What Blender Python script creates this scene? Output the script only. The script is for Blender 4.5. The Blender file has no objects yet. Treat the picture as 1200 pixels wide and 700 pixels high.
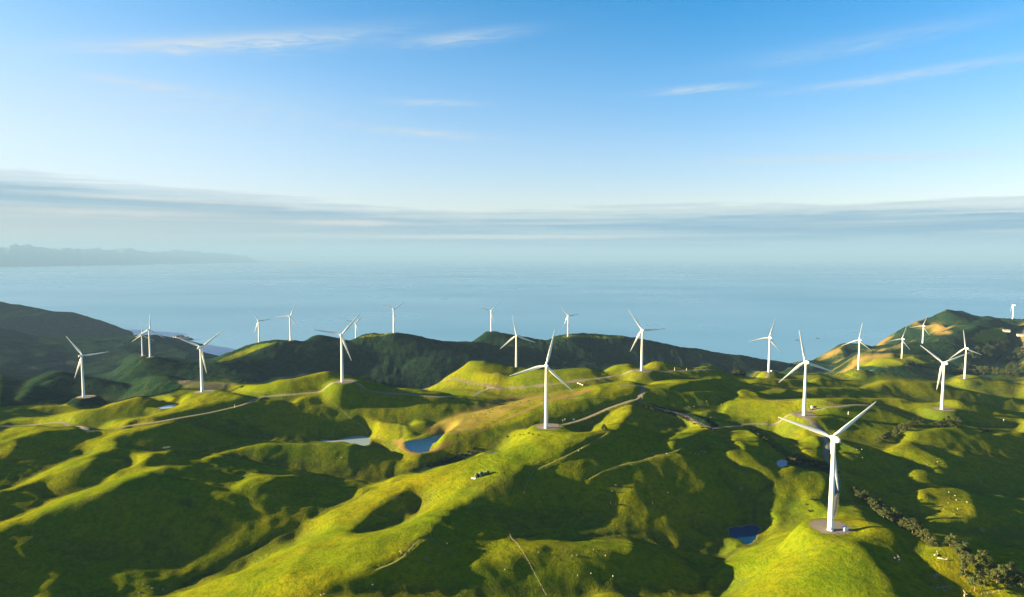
import bpy, bmesh, math, random
import numpy as np
from mathutils import Vector, Matrix
R=math.radians
rng=random.Random(7); nrg=np.random.default_rng(11)
sc=bpy.context.scene
# ================================================================ camera
F_PX=811.0; CX=600.0; HOR=302.0; PITCH=R(5.1); CY=HOR+F_PX*math.tan(PITCH)
CAM_Z=470.0                                     # metres above the sea
SEA=-CAM_Z
cam=bpy.data.cameras.new('camera'); camo=bpy.data.objects.new('camera',cam); sc.collection.objects.link(camo)
cam.sensor_width=36; cam.lens=36*F_PX/1200; cam.shift_y=(CY-350)/1200
cam.clip_start=1; cam.clip_end=1.5e6
camo.location=(0,0,CAM_Z); camo.rotation_euler=(R(90)-PITCH,0,0); sc.camera=camo
# ================================================================ sky and sun
SUN_EL=R(10.9); T_SUN=math.tan(R(10.)); SUN_AZ=R(-90)      # from the left
w=bpy.data.worlds.new('World'); sc.world=w; w.use_nodes=True
nt=w.node_tree; nt.nodes.clear()
def N(t,nt=nt,**k):
    n=nt.nodes.new(t)
    for a,b in k.items(): setattr(n,a,b)
    return n
def mth(op,a,b=None,nt=nt,clamp=False,c=None):
    n=N('ShaderNodeMath',nt,operation=op,use_clamp=clamp)
    for i,v in enumerate((a,b,c)):
        if v is None: continue
        if isinstance(v,(int,float)): n.inputs[i].default_value=v
        else: nt.links.new(v,n.inputs[i])
    return n.outputs[0]
def ramp(val,stops,nt=nt,interp='LINEAR'):
    n=N('ShaderNodeValToRGB',nt); n.color_ramp.interpolation=interp
    e=n.color_ramp.elements
    while len(e)<len(stops): e.new(.5)
    for el,(p,c) in zip(e,stops):
        el.position=p; el.color=(c,c,c,1) if isinstance(c,(int,float)) else (*c,1)
    nt.links.new(val,n.inputs[0]); return n.outputs[0]
def mix(f,a,b,nt=nt,blend='MIX'):
    n=N('ShaderNodeMix',nt,data_type='RGBA',blend_type=blend)
    for i,v in ((0,f),(6,a),(7,b)):
        if isinstance(v,(int,float)): n.inputs[i].default_value=v
        elif isinstance(v,tuple): n.inputs[i].default_value=(*v,1)
        else: nt.links.new(v,n.inputs[i])
    return n.outputs[2]
def vec(x,y,z,nt=nt):
    n=N('ShaderNodeCombineXYZ',nt)
    for i,v in enumerate((x,y,z)):
        if isinstance(v,(int,float)): n.inputs[i].default_value=v
        else: nt.links.new(v,n.inputs[i])
    return n.outputs[0]
def noise(v,scale,det=4,rough=.5,nt=nt,dist=0.):
    n=N('ShaderNodeTexNoise',nt); n.inputs['Scale'].default_value=scale; n.inputs['Detail'].default_value=det
    n.inputs['Roughness'].default_value=rough; n.inputs['Distortion'].default_value=dist
    if v is not None: nt.links.new(v,n.inputs['Vector'])
    return n.outputs['Fac']
sky=N('ShaderNodeTexSky',sky_type='NISHITA'); sky.sun_disc=False
sky.sun_elevation=SUN_EL; sky.sun_rotation=SUN_AZ; sky.altitude=450; sky.air_density=1.0; sky.dust_density=.6; sky.ozone_density=2.5
tc=N('ShaderNodeTexCoord'); sx=N('ShaderNodeSeparateXYZ'); nt.links.new(tc.outputs['Generated'],sx.inputs[0])
X,Y,Z=sx.outputs
el=mth('MULTIPLY',mth('ARCSINE',Z),180/math.pi)              # elevation, degrees
az=mth('MULTIPLY',mth('ARCTAN2',X,Y),180/math.pi)            # bearing from straight ahead, degrees
SKY_STR=.05
skyc=sky.outputs[0]
hs=N('ShaderNodeHueSaturation'); hs.inputs['Saturation'].default_value=1.15; hs.inputs['Value'].default_value=.86; nt.links.new(skyc,hs.inputs['Color']); skyc=hs.outputs[0]
skyc=mix(1.,skyc,ramp(mth('DIVIDE',el,40.),[(0.,(1.15,.88,.86)),(.12,(1.12,.87,.87)),(.22,(1.0,.89,.93)),(.34,(.62,.86,.98)),(.52,(.05,.74,.95)),(.65,(.02,.56,.82)),(1.,(.01,.42,.65))]),blend='MULTIPLY')
# --- clouds, laid out on the sky by bearing and elevation
warp=mth('SUBTRACT',noise(vec(mth('MULTIPLY',az,.10),mth('MULTIPLY',el,.45),3.),1.0,5,.6),.5)
azn=mth('DIVIDE',mth('ADD',az,45.),90.)
top=mth('MULTIPLY',ramp(azn,[(0.,.79),(.095,.775),(.21,.71),(.345,.625),(.42,.55),(.467,.515),(.53,.565),(.62,.59),(.9,.56),(1.,.56)]),8.)      # upper edge of the bank, degrees
top=mth('ADD',top,mth('MULTIPLY',warp,.9))
tear=noise(vec(mth('MULTIPLY',az,.09),mth('MULTIPLY',el,2.2),13.),1.0,6,.65,dist=.5)
edge=mth('ADD',mth('SUBTRACT',top,el),mth('MULTIPLY',mth('SUBTRACT',tear,.62),2.2))
bank=ramp(mth('DIVIDE',edge,1.5),[(0.,0.),(.3,.55),(1.,1.)],interp='EASE')
streak=noise(vec(mth('MULTIPLY',az,.05),mth('MULTIPLY',el,1.5),7.),1.0,6,.6,dist=.3)
streak2=noise(vec(mth('MULTIPLY',az,.035),mth('MULTIPLY',el,2.3),1.),1.0,5,.55)
left=ramp(mth('DIVIDE',mth('ADD',az,40.),80.),[(0.,1.),(.35,.35),(.7,0.)])
CL=.84
bankc=mix(left,(.24*CL,.45*CL,.66*CL),(.42*CL,.60*CL,.72*CL))
bankc=mix(ramp(streak,[(.46,0.),(.58,1.)]),bankc,(.40*CL,.61*CL,.75*CL))
bankc=mix(mth('MULTIPLY',ramp(streak2,[(.52,0.),(.64,.9)]),ramp(mth('DIVIDE',el,7.),[(0.,.4),(.4,1.),(.9,.5),(1.,0.)])),bankc,(.62*CL,.74*CL,.79*CL))
bankc=mix(ramp(edge,[(0.,.85),(.25,.75),(.6,0.)]),bankc,mix(ramp(streak,[(.45,0.),(.55,1.)]),(.78*CL,.86*CL,.87*CL),(.42*CL,.58*CL,.66*CL)))
bankc=mix(mth('MULTIPLY',left,ramp(mth('DIVIDE',el,4.),[(0.,.85),(.45,.8),(1.,0.)])),bankc,(.86*CL,.82*CL,.72*CL))
wis=noise(vec(mth('MULTIPLY',az,.35),mth('MULTIPLY',mth('SUBTRACT',el,mth('MULTIPLY',az,.10)),2.6),9.),1.0,5,.65,dist=.8)
def wisp(a0,e0,hl,slope,th,amp):
    "one drawn-out cloud: bearing, elevation, half length, climb, thickness in degrees"
    da=mth('SUBTRACT',az,a0); de=mth('SUBTRACT',mth('SUBTRACT',el,e0),mth('MULTIPLY',da,slope))
    de=mth('ADD',de,mth('MULTIPLY',mth('SUBTRACT',wis,.5),th*1.6))
    q=mth('ADD',mth('POWER',mth('ABSOLUTE',mth('DIVIDE',da,hl)),2.),mth('POWER',mth('ABSOLUTE',mth('DIVIDE',de,th)),2.))
    return mth('MULTIPLY',mth('EXPONENT',mth('MULTIPLY',q,-1.)),amp)
def many(lst):
    f=None
    for a in lst:
        v=wisp(*a); f=v if f is None else mth('ADD',f,v)
    return f
low=many([(-13,2.75,4.2,0,.22,1.3),(0,1.7,13,0,.17,1.3),(-26,4.2,9,-.02,.16,.8),(-30,3.2,9,0,.25,.9),(15,1.2,9,0,.1,.4),(26,2.6,8,.0,.12,.35),(8,3.9,6,.02,.15,.4),(16,4.6,5,0,.18,.6)])
bankc=mix(mth('MINIMUM',low,1.),bankc,(.84*CL,.84*CL,.79*CL))
cirf=many([(-34,19.4,6,.19,.55,.42),(-24,15.2,8,.15,.50,.50),(-17,16.3,8,.14,.8,.22),(-4.2,17,4.5,.12,.45,.34),(14.9,12.9,3.2,.02,.26,.42),(29,12.6,7,.045,.30,.34),(26,7.2,9,-.03,.30,.45),(-7,9.9,5,-.06,.3,.35),(-6.3,12.2,3.2,.0,.25,.30),(-27.5,12.2,4,-.05,.3,.30),(26,15,8,.06,.6,.16),(-25,11,12,.02,1.6,.18)])
cirf=mth('MULTIPLY',cirf,ramp(wis,[(.30,.30),(.62,1.7)]),clamp=True)
glow=ramp(mth('DIVIDE',el,22.),[(0.,.9),(.25,.82),(.5,.42),(.8,.08),(1.,0.)])
SKYBOOST=1.0
bgc=N('ShaderNodeBackground'); bgk=N('ShaderNodeBackground'); mx=N('ShaderNodeMixShader')
lg_=mth('MULTIPLY',ramp(mth('DIVIDE',mth('ADD',az,55.),70.),[(0.,.85),(.25,.62),(.6,.22),(1.,0.)]),ramp(mth('DIVIDE',el,24.),[(0.,1.),(.35,.9),(.7,.45),(1.,.22)]))
skyc=mix(lg_,skyc,(2.4,2.62,2.72))
bgc.inputs[1].default_value=SKY_STR
nt.links.new(skyc,bgc.inputs[0])
cloudcol=mix(bank,mix(0.,(.80*CL,.88*CL,.92*CL),(.86,.9,.95)),bankc)
cover=mth('MAXIMUM',bank,cirf)
CLOUD_STR=.15
bgk.inputs[1].default_value=CLOUD_STR
nt.links.new(cloudcol,bgk.inputs[0])
nt.links.new(cover,mx.inputs[0]); nt.links.new(bgc.outputs[0],mx.inputs[1]); nt.links.new(bgk.outputs[0],mx.inputs[2])
out=N('ShaderNodeOutputWorld'); nt.links.new(mx.outputs[0],out.inputs[0])
sl=bpy.data.lights.new('sun','SUN'); sl.energy=5.0; sl.angle=R(.5); sl.color=(1.,.76,.38)
so=bpy.data.objects.new('sun',sl); sc.collection.objects.link(so)
so.rotation_euler=Vector((math.cos(SUN_EL),0,-math.sin(SUN_EL))).to_track_quat('-Z','Y').to_euler()
vs=sc.view_settings; vs.view_transform='Standard'; vs.look='None'; vs.gamma=1; vs.use_curve_mapping=False; vs.exposure=2.8
cy=sc.cycles; cy.max_bounces=5; cy.diffuse_bounces=2; cy.glossy_bounces=3; cy.volume_bounces=0; cy.use_denoising=True; cy.caustics_reflective=False; cy.caustics_refractive=False
# ================================================================ terrain: layout and height solver (heights relative to the camera)
SP,CP=math.sin(PITCH),math.cos(PITCH)
def ray(px,py):
    "direction of the sight line per metre of Y"
    a=(px-CX)/F_PX; b=(CY-py)/F_PX
    dy=CP+b*SP; dz=-SP+b*CP
    return a/dy, dz/dy
def at_y(px,py,Y):
    kx,kz=ray(px,py); return (kx*Y,Y,kz*Y)
def at_z(px,py,Z):
    kx,kz=ray(px,py); Y=Z/kz; return (kx*Y,Y,Z)
def project(X,Y,Z):
    d=Y*CP-Z*SP; v=Y*SP+Z*CP
    return CX+F_PX*X/d, CY-F_PX*v/d
# ---------------------------------------------------------------- turbines: base x,y  hub x,y  rotor angle, yaw
HUB=68.0
TURB=[ # bx,by,hy,theta,fixedY
 (973,621,514,50,None),(640,501,428.5,14,None),(942.5,478,415.5,-11,None),(1104,473,419,-52,None),
 (752,429,381.6,-33,None),(605,431,390.5,-10,None),(401,437,382,41,None),(237,459,407,52,None),
 (97.5,453,405,-38,None),(176,418,386,2,None),(167,415,390.5,-3,None),(303.7,403,377,-38,None),
 (340.5,399.5,371,25,None),(417,395.5,373,45,None),(461.5,390.5,363,55,None),(575.5,388.5,364.5,45,None),
 (665.5,395,371,-38,None),(901,430,390,18,None),(1006,431,396.5,10,None),(1056.5,424,396,20,None),
 (1081,406,381.5,22,None),(1130.5,441,405.5,-8,None),(1186.5,378,359,-40,None)]
def turb_base(t):
    kb=ray(t[0],t[1])[1]; kh=ray(t[0],t[2])[1]
    Y=HUB/(kh-kb)
    return at_y(t[0],t[1],Y)
TB=[turb_base(t) for t in TURB]
# ---------------------------------------------------------------- anchors
AZ=[(0,500,-205),(60,489,-207),(0,440,-262),(60,470,-230),(198,476,-222),(300,467,-200),(400,470,-191),(350,500,-215),
(415,517,-227),(250,520,-219),(150,560,-206),(30,560,-208),(60,600,-203),(135,505,-207),(200,620,-232),(300,600,-240),
(450,562,-233),(380,602,-243),(300,645,-250),(190,692,-258),(320,637,-233),(230,684,-239),(400,592,-222),(500,552,-206),
(300,690,-230),(450,640,-213),(380,680,-219),(560,560,-198),(600,530,-193),(600,620,-225),(700,600,-229),(560,680,-222),
(650,640,-216),(650,692,-222),(760,680,-232),(800,640,-238),(780,560,-216),(850,600,-242),(890,565,-235),(916,543,-227),
(873,626,-240),(820,700,-246),(930,600,-217),(945,570,-213),(940,660,-213),(1000,692,-216),(1040,660,-231),(1060,640,-241),(1100,640,-243),
(1180,690,-236),(1100,600,-232),(1000,550,-220),(960,520,-212),(1050,525,-212),(1100,507,-222),(1180,520,-235),(1190,590,-250),
(1190,470,-255),(790,510,-201),(760,478,-191),(870,470,-212),(830,440,-206),(950,455,-219),(1050,446,-231),(980,486,-205),(1030,488,-216),(1080,492,-223),(1140,500,-230),(1150,470,-246),
(540,470,-217),(450,456,-190),(470,490,-221),(500,424,-183),(570,424,-187),(650,440,-189),(700,460,-190),(497,521,-228),(0,690,-240),(0,620,-222),(90,660,-238)]
AY=[ # px,py,Y   far ridges
(250,428,1750),(280,412,1880),(303,403,2121),(385,391,2000),(520,389,2200),(620,390,2300),(700,392,2420),(740,394,2450),(770,398,2480),(800,411,2520),(825,425,2560),
(0,384,3200),(50,385,3200),(100,384,3250),(140,383,3300),(170,385,3400),(195,391,3550),(-120,380,3200),(-300,380,3100),
(0,353,4200),(30,357,4200),(60,360,4200),(95,368,4230),(115,376,4260),(130,384,4300),(-100,350,4200),(-250,352,4200),
(100,437,1500),(130,428,1620),(150,421,1700),(178,405,2500),(194,402,2550),(218,405,2600),(246,408,2600),(262,412,2580),
(905,420,2350),(925,411,2450),(945,408,2500),(975,397,2600),(1010,388,2700),(1045,378,2800),(1058,370,2850),(1075,366,2900),(1095,366,2900),(1112,363,2900),(1130,368,2950),(1160,374,3000),(1250,380,3000),(1350,384,3000),
(985,424,1750),(1020,411,1950),(1060,404,2150),(1083,396,2330),(1107,387,2400),(1130,381,2430),(1151,377,2500),(1175,376.5,2650),(1230,376,2800),(1300,380,2800),
(1200,428,1720),(1175,405,2150),(1210,392,2350)]
AXYZ=[] # px, Y, Z
for px,Y,Z in [(300,1600,-310),(420,1650,-325),(500,1680,-330),(600,1780,-345),(700,1930,-355),(800,2080,-370),(200,1500,-262),(400,1500,-270),
 (0,2300,-385),(60,2450,-395),(110,2540,-400),(130,2600,-398),(-150,2300,-380),(90,1950,-345),(0,1850,-330),(160,2150,-345),
 (200,3000,-400),(0,3700,-425),(60,3750,-440),(120,3800,-462),(-150,3700,-410),
 (900,1700,-265),(950,1900,-300),(1000,2300,-345),(1040,2450,-345),(1080,2600,-320),(880,2100,-350),(1150,1850,-285),
 (1300,1500,-290),(1300,1000,-270),(1300,700,-260),(-100,700,-225),(-100,1100,-240),(-100,1500,-275),(1300,2000,-290)]:
    AXYZ.append(((px-CX)/F_PX*Y,Y,Z))
for px,Y in [(250,2950),(330,2700),(420,2750),(520,2800),(620,2850),(720,2900),(800,2900),(840,2950),(880,2900),(920,2850),(960,2950),(1000,3150),(1050,3300),(1100,3450),(1160,3500),(1250,3500),(1400,3500),(225,3500),(230,3900),(210,4000),(180,4300),(160,4550),(100,4700),(0,4800),(-150,4800),(-300,4800),
 (330,3200),(420,3500),(520,3300),(620,3400),(720,3300),(800,3400),(880,3300),(960,3500),(1050,4000),(1200,4200),(300,4200),(500,4200),(700,4200),(900,4200),(300,4900),(600,4900),(900,4900),(1200,4900)]:
    AXYZ.append(((px-CX)/F_PX*Y,Y,-500.0))
# ---------------------------------------------------------------- sunlit ground traced from the photograph: (class, polygon)  3 bright 2 mid 1 grazing 0 shade
LIT=[
(2,[(35,479),(48,475.5),(90,475),(93,476),(70,479)]),
(3,[(0,494),(25,489.5),(55,489),(70,485),(88,481),(112,479),(119,478),(125,474),(140,469),(160,464.5),(170,464),(168,468),(160,474),(145,475.5),(133,478),(122,482),(112,488),(95,493),(86,496),(70,498),(0,497)]),
(3,[(0,509),(10,502),(20,499.5),(45,498.5),(60,500.5),(75,499.5),(95,499),(110,502),(112,505),(90,504),(60,506),(50,510),(30,512),(22,516),(22,522),(18,530),(8,536),(0,534)]),
(3,[(115,501),(121,496.5),(135,491),(150,489),(174,488),(188,483.5),(199,480),(207,473),(212,466),(220,463),(232,461),(247,459.5),(262,459),(272,460),(280,463),(300,467),(305,469),(298,472),(285,473.5),(273,472),(243,478),(220,484),(197,488.5),(170,495),(150,499),(135,502),(122,502)]),
(3,[(118,505),(150,502),(165,500.5),(200,494.5),(225,489.5),(245,487),(240,489),(215,492),(200,498),(192,501),(175,505),(150,511),(135,513),(125,512)]),
(3,[(0,576),(17,570),(33,562),(50,553),(73,542),(107,531),(100,527),(97.5,525),(103,517),(117,512),(138,513),(139,520),(137,528),(122,531),(112,537),(100,545),(85,553),(72,563),(60,566),(50,565),(22,573),(0,581.5)]),
(1,[(60,566),(72,563),(85,553),(100,545),(112,537),(118,536),(105,550),(95,562),(84,571),(67,577),(57,568)]),
(3,[(0,614),(15,608),(33,601),(53,591),(73,582),(100,574),(120,567.5),(127,561),(137,553),(150,548),(160,544),(157,538),(150,532),(165,531),(183,533),(180,538),(172,542),(172,547),(200,546.5),(228,546.5),(228,548),(200,550.5),(180,553),(178,558),(160,562),(147,568),(133,578),(107,590),(83,599),(67,602),(33,616),(0,624)]),
(2,[(165,530),(203,529.5),(203,531.5),(175,533)]),
(3,[(237.5,538),(247,534),(273,528),(297,522),(308,520),(345,520),(380,520.5),(380,524),(347,526),(322,524),(313,525),(307,537),(302,537.5),(297,532),(263,532),(260,536.5),(243,542.5)]),
(2,[(347,521),(390,519),(417,520),(420,523),(408,530),(393,533),(383,529),(370,526),(347,526)]),
(1,[(268,569),(278,566),(288,563),(290,556),(295,553),(305,556),(320,557),(340,557.5),(346,558.5),(335,562),(320,566),(308,573),(302,582),(296,583),(285,578),(275,572)]),
(1,[(333,493),(345,493),(345,498),(337,498)]),
(3,[(266,452),(285,451),(300,451),(313,450),(327,445),(344,444),(360,440),(380,435.5),(390,436),(380,442),(363,446),(348,453),(340,461),(328,463.5),(311,463),(295,462),(283,460),(272,457)]),
(3,[(340,469),(351,465),(367,461),(375,460),(379,462),(369,469),(359,474),(351,475)]),
(1,[(364,478),(372,475.5),(393,475),(395,478),(385,483),(372,483)]),
(2,[(300,477),(300,472),(320,468),(338,466),(325,472),(310,476)]),
(1,[(398,494),(415,491),(440,493),(472,496),(478,502),(487,510),(488,513),(475,515),(462,516),(456,519),(445,514),(436,508),(428,502),(410,499),(400,498)]),
(3,[(466,430.5),(487,419),(503,419),(522,419),(527,423),(517,425),(507,427),(501,430),(490,431)]),
(2,[(529,423),(543,423),(570,423),(570,426),(561,429),(555,434),(546,434),(543,429),(537,426)]),
(2,[(547,441),(554,437),(570,436),(590,437),(583,441),(581,449),(563,449),(557,445)]),
(2,[(591,453),(597,445),(604,440),(613,437),(627,433.5),(651,433.5),(670,432),(687,431),(699,435),(696,441),(675,445.5),(653,449),(617,453)]),
(3,[(479,466),(490,464),(509,464),(503,469),(491,474),(489,482),(483,482),(482,474)]),
(2,[(482,492),(490,490),(497,493),(505,495),(495,503),(487,505),(483,500)]),
(3,[(456,519),(474,514),(495,511),(503,502),(520,491),(545,483),(575,479),(600,471),(640,462),(680,455),(705,450),(735,446),(747,450),(750,459),(745,466),(730,470),(715,475),(697,480),(680,485),(668,490),(655,494.5),(640,497),(618,498.5),(602,499),(592,503),(583,508),(568,512),(560,515),(548,520),(536,525),(522,527),(510,530),(497,534),(482,536),(470,529)]),
(3,[(464,553),(467,546),(480,537.5),(494,532.5),(495,535),(484,543),(476,549),(472,555)]),
(3,[(188,702),(235,683),(253,675),(283,670),(293,663),(292,656),(296,650),(310,643),(325,636),(347,635.5),(358,626),(353,620),(356,614),(382,600),(400,592),(417,584),(418,577),(427,571),(453,563),(467,557),(487,555),(510,548),(535,542),(562,533),(590,529),(594,520),(595,508),(605,503),(620,502),(645,504),(680,507),(700,505),(705,499),(708,490),(716,480),(733,473),(744,474),(742,484),(733,492),(727,506),(712,509),(683,523),(664,534),(690,540),(715,545),(705,552),(683,565),(660,556),(640,548),(620,548),(613,557),(600,575),(570,583),(557,588),(535,596),(520,610),(505,626),(498,636),(483,647),(479,660),(443,673),(410,683),(385,691),(360,702)]),
(2,[(643,538),(664,534),(690,540),(715,545),(705,552),(683,565),(660,556),(640,548)]),
(2,[(690,500),(708,490),(716,480),(733,473),(744,474),(742,484),(733,492),(727,506),(712,509),(700,505)]),
(2,[(575,553),(600,548),(620,548),(613,557),(600,575),(570,580),(560,568)]),
(1,[(505,626),(498,636),(483,647),(479,660),(455,668),(480,640),(500,615),(520,600),(535,596),(520,610)]),
(0,[(440,600),(460,587),(477,577),(487,576),(498,583),(500,592),(497,599),(480,606),(472,615),(447,622),(420,626),(412,623),(427,612)]),
(2,[(712,545),(747,541.5),(775,533),(800,532.5),(812,537),(822,547),(807,549.5),(770,548),(755,551),(747.5,557),(741,551),(730,547.5),(712,548)]),
(3,[(742,566),(750,570),(752,580),(758,592),(761,598),(772,600),(787,606),(789,616),(788,622),(796,634),(791,636),(783,621),(770,611),(757,605),(735,596),(730,580),(734,571)]),
(1,[(808,560),(815,558),(827,562),(837,572),(848,583),(840,582),(827,573),(815,570)]),
(3,[(782,522),(785,515),(797,507),(811,499),(803,493),(793,487),(800,483),(820,488),(833,495),(836,499),(833,503),(820,508),(810,516),(798,518),(795,525),(789,525)]),
(2,[(858,516),(860,506),(875,504),(886,509),(893,520),(899,528),(885,526),(870,527),(862,522)]),
(3,[(849,534),(857,527.5),(877,529),(887,538),(897,547),(908,553),(914,558),(916,566),(905,563),(897,560),(880,549),(863,543),(852,538)]),
(3,[(920,553),(925,547),(947,552),(972,556),(972,573),(962,585),(963,592),(985,590),(1003,591),(1013,603),(1020,616),(1022,629),(1005,631),(1018,648),(1030,661),(1042,676),(1048,690),(1050,702),(856,702),(870,683),(870,676),(858,661),(843,648),(853,640),(853,633),(858,631),(875,641),(883,640),(890,630),(900,613),(908,601),(913,587),(920,572),(916,563)]),
(2,[(985,628),(1005,632),(1020,650),(1045,680),(1048,702),(930,702),(945,680),(960,655)]),
(3,[(913,504),(922,501),(935,505),(947,508),(960,512),(968,518),(965,527),(970,536),(955,539),(946,534),(936,528),(940,521),(938,514),(927,508)]),
(3,[(983,522),(997,522),(1012,530),(1018,542),(1012,545),(987,540),(983,532)]),
(2,[(927,496),(934,488),(945,486),(955,483),(966,481),(962,487),(958,492),(962,498),(978,503),(973,508),(950,503)]),
(2,[(894,460),(904,456.5),(925,456),(922,461),(915,463.5),(900,463)]),
(3,[(846,477),(852,471),(862,469),(868,464),(864,459),(874,457),(888,461),(890,466),(905,469),(925,468.5),(945,467),(975,467),(1000,467),(1015,468),(1000,471),(975,473),(950,476),(930,474),(922,481),(911,486),(903,491),(890,492),(875,487),(860,486),(842,482)]),
(3,[(1006,456),(1017,450),(1033,446),(1060,446.5),(1076,448),(1092,449),(1098,451),(1093,455),(1084,461),(1076,460),(1065,456),(1060,451.5),(1045,452),(1027,456)]),
(1,[(925,456),(960,455),(1007,454.5),(1007,456.5),(960,458),(940,459)]),
(2,[(1107,457),(1137,459),(1133,461),(1115,459)]),
(2,[(1010,467),(1050,466.5),(1068,469.5),(1050,471.5),(1015,471)]),
(2,[(1030,473),(1060,473),(1100,472),(1108,468),(1125,469.5),(1132,474),(1118,477),(1095,476),(1085,478),(1080,482),(1066,481),(1055,477),(1040,475)]),
(2,[(1111,483),(1120,482),(1133,485),(1135,489),(1132,491),(1120,489)]),
(1,[(1148,441),(1170,439.5),(1195,442),(1185,444),(1165,442.5)]),
(1,[(1168,446),(1179,447),(1177,451),(1171,451)]),
(1,[(1105,440),(1125,438),(1148,441),(1145,444),(1110,443)]),
(3,[(1034,527.5),(1050,520),(1057,516),(1071,516),(1070,522),(1083,527),(1095,534),(1113,540),(1119,552),(1108,556),(1095,552),(1088,546),(1067,538),(1050,532)]),
(2,[(1053,510),(1057,504),(1075,505),(1093,501.5),(1117,500),(1133,504),(1107,506),(1080,510),(1060,514.5)]),
(2,[(1133,510),(1148,514),(1140,517)]),(2,[(1163,507),(1178,507),(1182,511),(1172,511.5)]),(2,[(1183,508.5),(1202,509),(1202,511),(1185,511)]),
(2,[(1115,530),(1127,529),(1133,534),(1120,533)]),
(1,[(1068,552),(1083,551),(1093,555),(1110,563),(1090,563),(1072,562)]),
(3,[(1075,582),(1078,575),(1093,573),(1130,574),(1140,580),(1145,592),(1150,605),(1152,614),(1117,615),(1094,615),(1087,604),(1080,590)]),
(1,[(1095,628),(1130,630),(1150,633),(1148,636),(1100,634)]),
(3,[(1080,650),(1082,640),(1087,635),(1117,636),(1133,638),(1143,650),(1160,656),(1183,653),(1190,645),(1202,644),(1202,702),(1140,702),(1128,685),(1107,671),(1090,659)]),
(1,[(547,670),(549,664),(573,656),(580,638),(595,633),(607,635.5),(647,633.5),(673,637),(707,633.5),(742,632.5),(745,643),(752,650),(742,661),(724,666),(710,662),(698,664),(687,681),(648,683),(633,691),(613,691),(598,681),(570,682),(552,676)]),
(0,[(612,660),(630,652),(645,660),(640,672),(618,672)]),
(1,[(690,693),(708,688),(735,697),(745,702),(690,702)]),
(2,[(760,448),(787,445),(814,445),(845,442.5),(849,444),(818,447),(797,452),(783,457),(763,457)]),
(2,[(763,462),(782,460),(842,459),(842,460.5),(790,462),(777,465),(763,465)]),
(1,[(771,473),(783,470),(802,471),(838,472),(825,474),(790,473.5)]),
(2,[(800,481),(830,481),(842,483),(830,487),(812,485)]),
(3,[(706,433),(720,428),(740,426),(742,435),(732,439),(716,437)]),
(2,[(754,429),(757,424.5),(775,424),(783,426),(765,428),(758,431)]),
(2,[(814,432),(825,427),(841,426),(843,427),(837,430),(825,433)]),
(1,[(867,430),(869,425),(879,425),(875,429)]),(2,[(879,433),(891,433),(894,438),(881,437)]),
(2,[(867,445),(890,444),(925,444.5),(940,446),(915,448),(900,450),(885,449)]),
(1,[(947,445),(955,443),(963,442),(961,446),(950,448)]),(1,[(913,431.5),(940,432),(940,434.5),(918,434.5)]),
(2,[(985,424),(1000,417),(1020,411),(1040,410),(1060,405),(1083,397),(1107,387),(1130,381),(1151,377),(1166,376),(1168,379),(1153,381),(1157,386),(1153,391),(1136,393.5),(1130,400),(1112,401),(1118,406),(1126,411),(1115,416),(1100,419),(1075,424),(1050,428),(1020,428),(1000,428)]),
(2,[(1040,382),(1050,376),(1062,369),(1075,365.5),(1085,366),(1075,372),(1062,377),(1050,381)]),
(2,[(1090,375),(1100,374),(1103,382),(1098,390),(1093,388),(1094,380)]),
(2,[(1095,370),(1105,365),(1118,366),(1130,370),(1137,377),(1125,378),(1110,372)]),
(2,[(975,404),(985,398),(990,404),(985,412),(978,411)]),(2,[(1139,411),(1147,408),(1155,408),(1148,413),(1142,414)]),
(2,[(243,427),(255,418),(270,411),(285,406),(300,402),(315,400),(330,399),(336,400),(325,408),(300,419),(283,426),(262,430)]),
(2,[(412,397),(425,393),(445,389),(443,393),(428,398),(415,399)]),(1,[(352,400),(360,396),(372,391),(385,389),(378,394),(365,399)]),
(1,[(640,394),(665,391),(700,391),(730,394),(745,397),(720,397),(690,396),(660,396)]),
(1,[(34,447),(45,440),(60,436),(72,434),(70,438),(55,443),(42,452),(35,460),(25,470),(18,468),(28,455)]),
(1,[(48,449),(60,445),(75,442),(62,451),(50,453)]),(1,[(93,447),(115,445),(115,449),(100,450)]),
(1,[(150,446),(165,443),(180,440),(200,440),(190,444),(170,450),(160,455),(150,464),(150,458),(160,450)]),
(1,[(165,450),(190,449),(185,453),(170,454)]),(2,[(182,463),(200,462),(208,467),(200,470),(190,467)]),
(2,[(200,452),(212,452),(215,456),(205,460),(203,456)]),(2,[(205,447),(225,446),(240,448),(260,449),(285,450),(270,451),(250,451),(225,450)]),
(1,[(140,424),(150,418),(160,414),(168,415),(155,421)]),
]
def raster(polys,w=1200,h=700,ss=2,dtype=np.uint8):
    "scan-fill (value, polygon) pairs"
    M=np.zeros((h*ss,w*ss),dtype)
    for v,p in polys:
        p=np.array(p,float)*ss; n=len(p)
        y0=max(0,int(p[:,1].min())); y1=min(h*ss-1,int(p[:,1].max())+1)
        for y in range(y0,y1+1):
            yc=y+.5; xs=[]
            for i in range(n):
                x1,ya=p[i]; x2,yb=p[(i+1)%n]
                if (ya<=yc)!=(yb<=yc): xs.append(x1+(yc-ya)*(x2-x1)/(yb-ya))
            xs.sort()
            for a,b in zip(xs[::2],xs[1::2]):
                a=max(0,int(round(a))); b=min(w*ss,int(round(b)))
                if b>a: M[y,a:b]=v
    return M
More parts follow.
